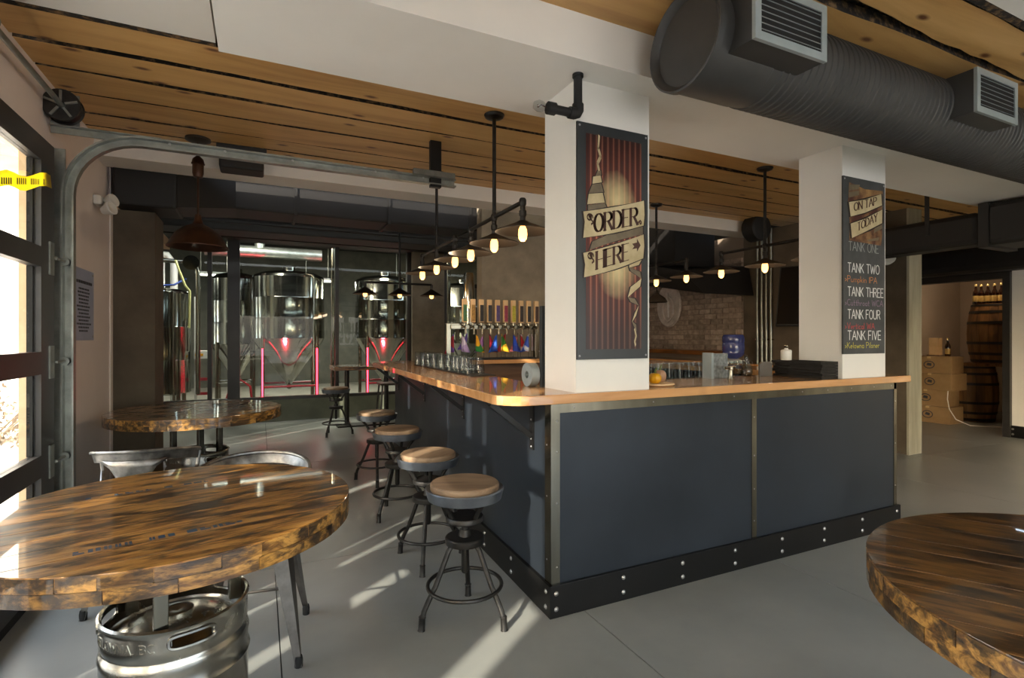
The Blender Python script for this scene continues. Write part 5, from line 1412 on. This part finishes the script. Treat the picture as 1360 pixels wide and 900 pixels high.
# ------------------------------------------------------------------ brewery
def tank(label, x, y, r, ztop, zbody, ztip, dome=.14, frame=False, legs=True):
    t = thing('brewing_tank', label, 'tank', (x, y, 0))
    prof = [(r, zbody),(r+.006, zbody+.01),(r, zbody+.03)]
    nb = 3
    for k in range(1, nb): 
        z = zbody+(ztop-zbody)*k/nb; prof += [(r,z-.012),(r+.004,z),(r,z+.012)]
    prof += [(r, ztop)]
    build('tank_body', MB().lathe(prof, 56, (x,y,0)), m_stain, t)
    dm = build('tank_dome', MB().lathe([(r,ztop),(r*.97,ztop+dome*.3),(r*.8,ztop+dome*.7),(r*.45,ztop+dome),(.12,ztop+dome*1.06),(.12,ztop+dome*1.06+.08),(0,ztop+dome*1.06+.09)], 48, (x,y,0)), m_stain, t)
    if ztip is not None:
        build('tank_cone', MB().lathe([(r,zbody),(r*.97,zbody-.04),(.06,ztip+.03),(.04,ztip),(.04,ztip-.06),(0,ztip-.06)], 56, (x,y,0)), m_stain, t)
        build('outlet_valve', MB().cyl((x,y-.14,ztip-.03),(x,y+.05,ztip-.03),.025,n=10).lathe([(0,-.02),(.05,-.02),(.05,.02),(0,.02)], 14, (x,y-.10,ztip-.03), axis='y'), m_steel, t)
    if legs:
        for sx in (-1,1):
            for sy in (-1,1):
                lg = build('leg', MB().cyl((x+sx*r*.72,y+sy*r*.72,0),(x+sx*r*.72,y+sy*r*.72,zbody+.05),.035,n=12), m_steel, t)
                if frame and sy < 0:
                    build('light_strip', MB().box(x+sx*r*.72-.012,x+sx*r*.72+.012,y-r*.72-.043,y-r*.72-.034,.22,zbody-.18), m_redlight, lg, smooth=0)
        for z in (.42,):
            build('leg_brace', MB().cyl((x-r*.72,y-r*.72,z),(x+r*.72,y-r*.72,z),.02,n=8).cyl((x-r*.72,y+r*.72,z),(x+r*.72,y+r*.72,z),.02,n=8), m_red if frame else m_steel, t)
    build('tank_pipe', MB().tube([(x+r*.4,y-r*.95,ztop+.05),(x+r*.6,y-r*.9,ztop+.02),(x+r*.62,y-r*.88,zbody-.1),(x+r*.62,y-r*.9,.5)], .02, 8), m_steel, t)
    return t
tank('tall stainless kettle tank with an orange hose, seen past the left concrete pillar', -1.57, 10.55, .50, 2.08, .42, None, dome=.10)
tank('narrow stainless tank in shadow behind the glass mullion near the copper lamp', -.45, 12.5, .46, 2.55, 1.20, .45)
tank('conical stainless tank with red lit cone left of the middle, behind the glass', .52, 11.3, .66, 2.50, 1.32, .42, frame=True)
tank('conical stainless tank with red lit cone behind the far end of the bar', 2.39, 11.3, .60, 2.50, 1.32, .42, frame=True)
tank('dark stainless tank seen left of the tap handles through the glass', 4.25, 11.6, .60, 2.45, 1.2, .45)
t = thing('control_box', 'white control cabinet on a red frame between the left tanks', 'cabinet', (-.95, 10.6, 0))
build('cabinet_body', MB().box(-1.02,-.76,10.5,10.7,.98,1.12), m_plastic, t, smooth=0, bevel=.006)
build('cabinet_label', MB().box(-1.0,-.88,10.496,10.5,1.03,1.07), m_yellow, t, smooth=0)
for x in (-1.0,-.78): build('leg', MB().box(x-.02,x+.02,10.56,10.60,0,2.05 if x < -.9 else 1.7), m_plastic, t, smooth=0)
for z in (.35,.6): build('frame_bar', MB().box(-.98,-.8,10.55,10.58,z,z+.05), m_red, t, smooth=0)
t = thing('orange_hose', 'orange hose running down the left kettle tank', 'hose', (-1.45, 10.02, 2.1))
build('hose', MB().tube([(-1.42,10.03,2.12),(-1.44,10.01,2.08),(-1.44,10.01,1.4),(-1.43,10.01,.55)], .014, 8), m_hose, t)
t = thing('blue_hose', 'blue hose looped over the rim of the left kettle tank', 'hose', (-1.5, 10.1, 2.2))
build('hose', MB().tube([(-1.7,10.15,2.22),(-1.5,10.0,2.17),(-1.25,10.05,2.20),(-1.1,10.2,2.32)], .016, 8), m_bluehose, t)
t = thing('yellow_hose', 'pale yellow hose hanging from the pipework above the left kettle tank', 'hose', (-1.2, 10.1, 2.4))
build('hose', MB().tube([(-1.24,10.175,2.60),(-1.22,9.98,2.58),(-1.16,9.95,2.4),(-1.08,9.93,2.18),(-1.02,9.93,2.10),(-1.03,9.93,1.5)], .018, 8), m_paleyellow, t)
t = thing('process_pipe', 'shiny pipe with elbows running high across the left of the brewery', 'pipe', (-1, 10.2, 2.5))
build('pipe_run', MB().tube([(-2.4,10.2,2.62),(-1.15,10.2,2.60),(-.95,10.2,2.55),(-.93,10.2,2.4),(-.93,10.2,.4)], .035, 12), m_steel, t)
build('pipe_flange', MB().lathe([(0,0),(.12,0),(.12,.04),(0,.04)], 24, (-1.02,10.1,2.58), axis='y'), m_stain, t)
t = thing('process_pipe', 'white double pipe rising at the left edge of the brewery', 'pipe', (-1.55, 11.4, 2))
for x in (-1.62,-1.42): build('pipe_run', MB().tube([(x,11.4,0),(x,11.4,2.7),(x-.1,11.4,2.85),(x-.5,11.4,2.88)], .06, 12), m_plastic, t)
t = thing('process_pipe', 'polished vertical pipe between the two conical tanks', 'pipe', (1.22, 10.2, 0))
build('pipe_run', MB().cyl((1.22,10.2,0),(1.22,10.2,3.0),.04,n=14), m_steel, t)
t = thing('process_pipe', 'polished vertical pipe right of the concrete pier near the taps', 'pipe', (3.35, 9.9, 0))
build('pipe_run', MB().cyl((3.35,9.9,0),(3.35,9.9,3.0),.045,n=14), m_steel, t)
t = thing('ventilation_pipe', 'grey ventilation pipe above the middle tanks in the brewery', 'duct', (.1, 11.0, 2.9))
build('pipe_run', MB().cyl((-.9,11.0,2.95),(1.1,11.0,2.95),.11,n=20), m_track, t)
build('pipe_drop', MB().cyl((.0,11.0,2.95),(.0,11.0,3.9),.09,n=18), m_track, t)
t = thing('red_hose', 'red hose crossing the floor under the conical tanks', 'hose', (.2, 10.4, .5))
build('hose', MB().tube([(-.6,10.15,.02),(-.45,10.2,.5),(-.3,10.2,.62),(-.15,10.2,.5),(-.1,10.15,.02)], .018, 8), m_red, t)
for i, (x, y, lab) in enumerate(((1.25,13.5,'between the two conical tanks'),(3.35,13.2,'left of the concrete pier'),(-.9,13.2,'above the left kettle tank'),(-.35,9.95,'close above the narrow tank'),(2.1,9.95,'high above the right conical tank'))):
    t = thing('fluorescent_light', 'bright strip light in the brewery '+lab, 'light', (x, y, 2.72 if i < 3 else 3.6), 0)
    z = 2.72 if i < 3 else 3.6
    for dx in (-.25,.25): build('hanger_wire', MB().cyl((x+dx,y,z+.05),(x+dx,y,3.9),.004,n=5), m_steel, t)
    build('light_tray', MB().box(x-.35,x+.35,y-.09,y+.09,z,z+.05), m_plastic, t, smooth=0)
    build('light_tube', MB().cyl((x-.33,y-.03,z-.015),(x+.33,y-.03,z-.015),.014,n=8).cyl((x-.33,y+.03,z-.015),(x+.33,y+.03,z-.015),.014,n=8), m_fluor, t)
    l = bpy.data.lights.new('strip_light', 'AREA'); l.shape = 'RECTANGLE'; l.size = .66; l.size_y = .1; l.energy = 60; l.color = (1,.95,.82)
    lo = bpy.data.objects.new('strip_light', l); COL.objects.link(lo); lo.location = (x, y, z-.04)
for i, x in enumerate((.52, 2.39)):
    t = thing('red_floor_lamp', 'red lamp on the brewery floor under the %s conical tank' % ['left','right'][i], 'light', (x-.35, 10.05, 0))
    build('lamp_case', MB().box(x-.47,x-.23,10.0,10.1,0,.08), m_kick, t, smooth=0, bevel=.006)
    build('lamp_lens', MB().box(x-.45,x-.25,10.02,10.08,.08,.086), m_redlight, t, smooth=0)
    l = bpy.data.lights.new('red_light', 'AREA'); l.shape = 'RECTANGLE'; l.size = .2; l.size_y = .06; l.energy = 11; l.spread = R(70); l.color = (1,.04,.07)
    lo = bpy.data.objects.new('red_light', l); COL.objects.link(lo); lo.location = (x-.35, 10.05, .10); lo.rotation_euler = (R(155), 0, 0)

# ------------------------------------------------------------------ outside the overhead door
t = thing('shrub', 'dry twiggy shrub outside the lower panes of the overhead door', 'shrub', (-3.0, 8.3, -.06))
rnd = random.Random(5)
for k in range(9):
    a = rnd.random()*2*PI; p = Vector((-3.0,8.3,-.06)); pts = [p]
    for i in range(5):
        p = p+Vector((.14*math.cos(a)+.05*(rnd.random()-.5), .14*math.sin(a)+  .05*(rnd.random()-.5), .14)); pts.append(p)
    build('stem', MB().tube(pts, [.02,.016,.012,.009,.006,.004], 6), m_leafext, t)
lm = MB()
for k in range(700):
    z = .05+.72*rnd.random(); rr_ = .75*math.sqrt(rnd.random())*(.6+.4*math.sin(z*2.2)); a = rnd.random()*2*PI
    c = Vector((-3.0+rr_*math.cos(a), 8.3+rr_*math.sin(a), z)); u = Vector((rnd.random()-.5,rnd.random()-.5,rnd.random()-.5)).normalized()*.035
    v = u.orthogonal().normalized()*.016
    lm.add([c-u, c+v, c+u, c-v], [(0,1,2,3)])
o = build('leaves', lm, m_leafext, t, smooth=0); o['kind'] = 'stuff'

t = thing('sun_blocker_screen', 'tall pale board screen added out of view to cut the sun into streaks', 'sun blocker', (-3, 0, -.06))  # added unseen blocker; its gaps shape the sun streaks indoors
cuts = [(-.82,.20),(-.09,.07),(.21,.13),(.69,.07),(.95,.15),(2.02,.12),(2.2,.08)]
y = -2.9
edges_ = [y]
for c, wd in cuts: edges_ += [c-wd/2, c+wd/2]
edges_.append(2.5)
for k in range(0, len(edges_), 2):
    y0, y1 = edges_[k], edges_[k+1]
    n = max(1, round((y1-y0)/.6))
    for i in range(n):
        build('sun_blocker_board', MB().box(-3.02, -2.98, y0+(y1-y0)*i/n, y0+(y1-y0)*(i+1)/n, -.06, 3.5), m_ground, t, smooth=0)
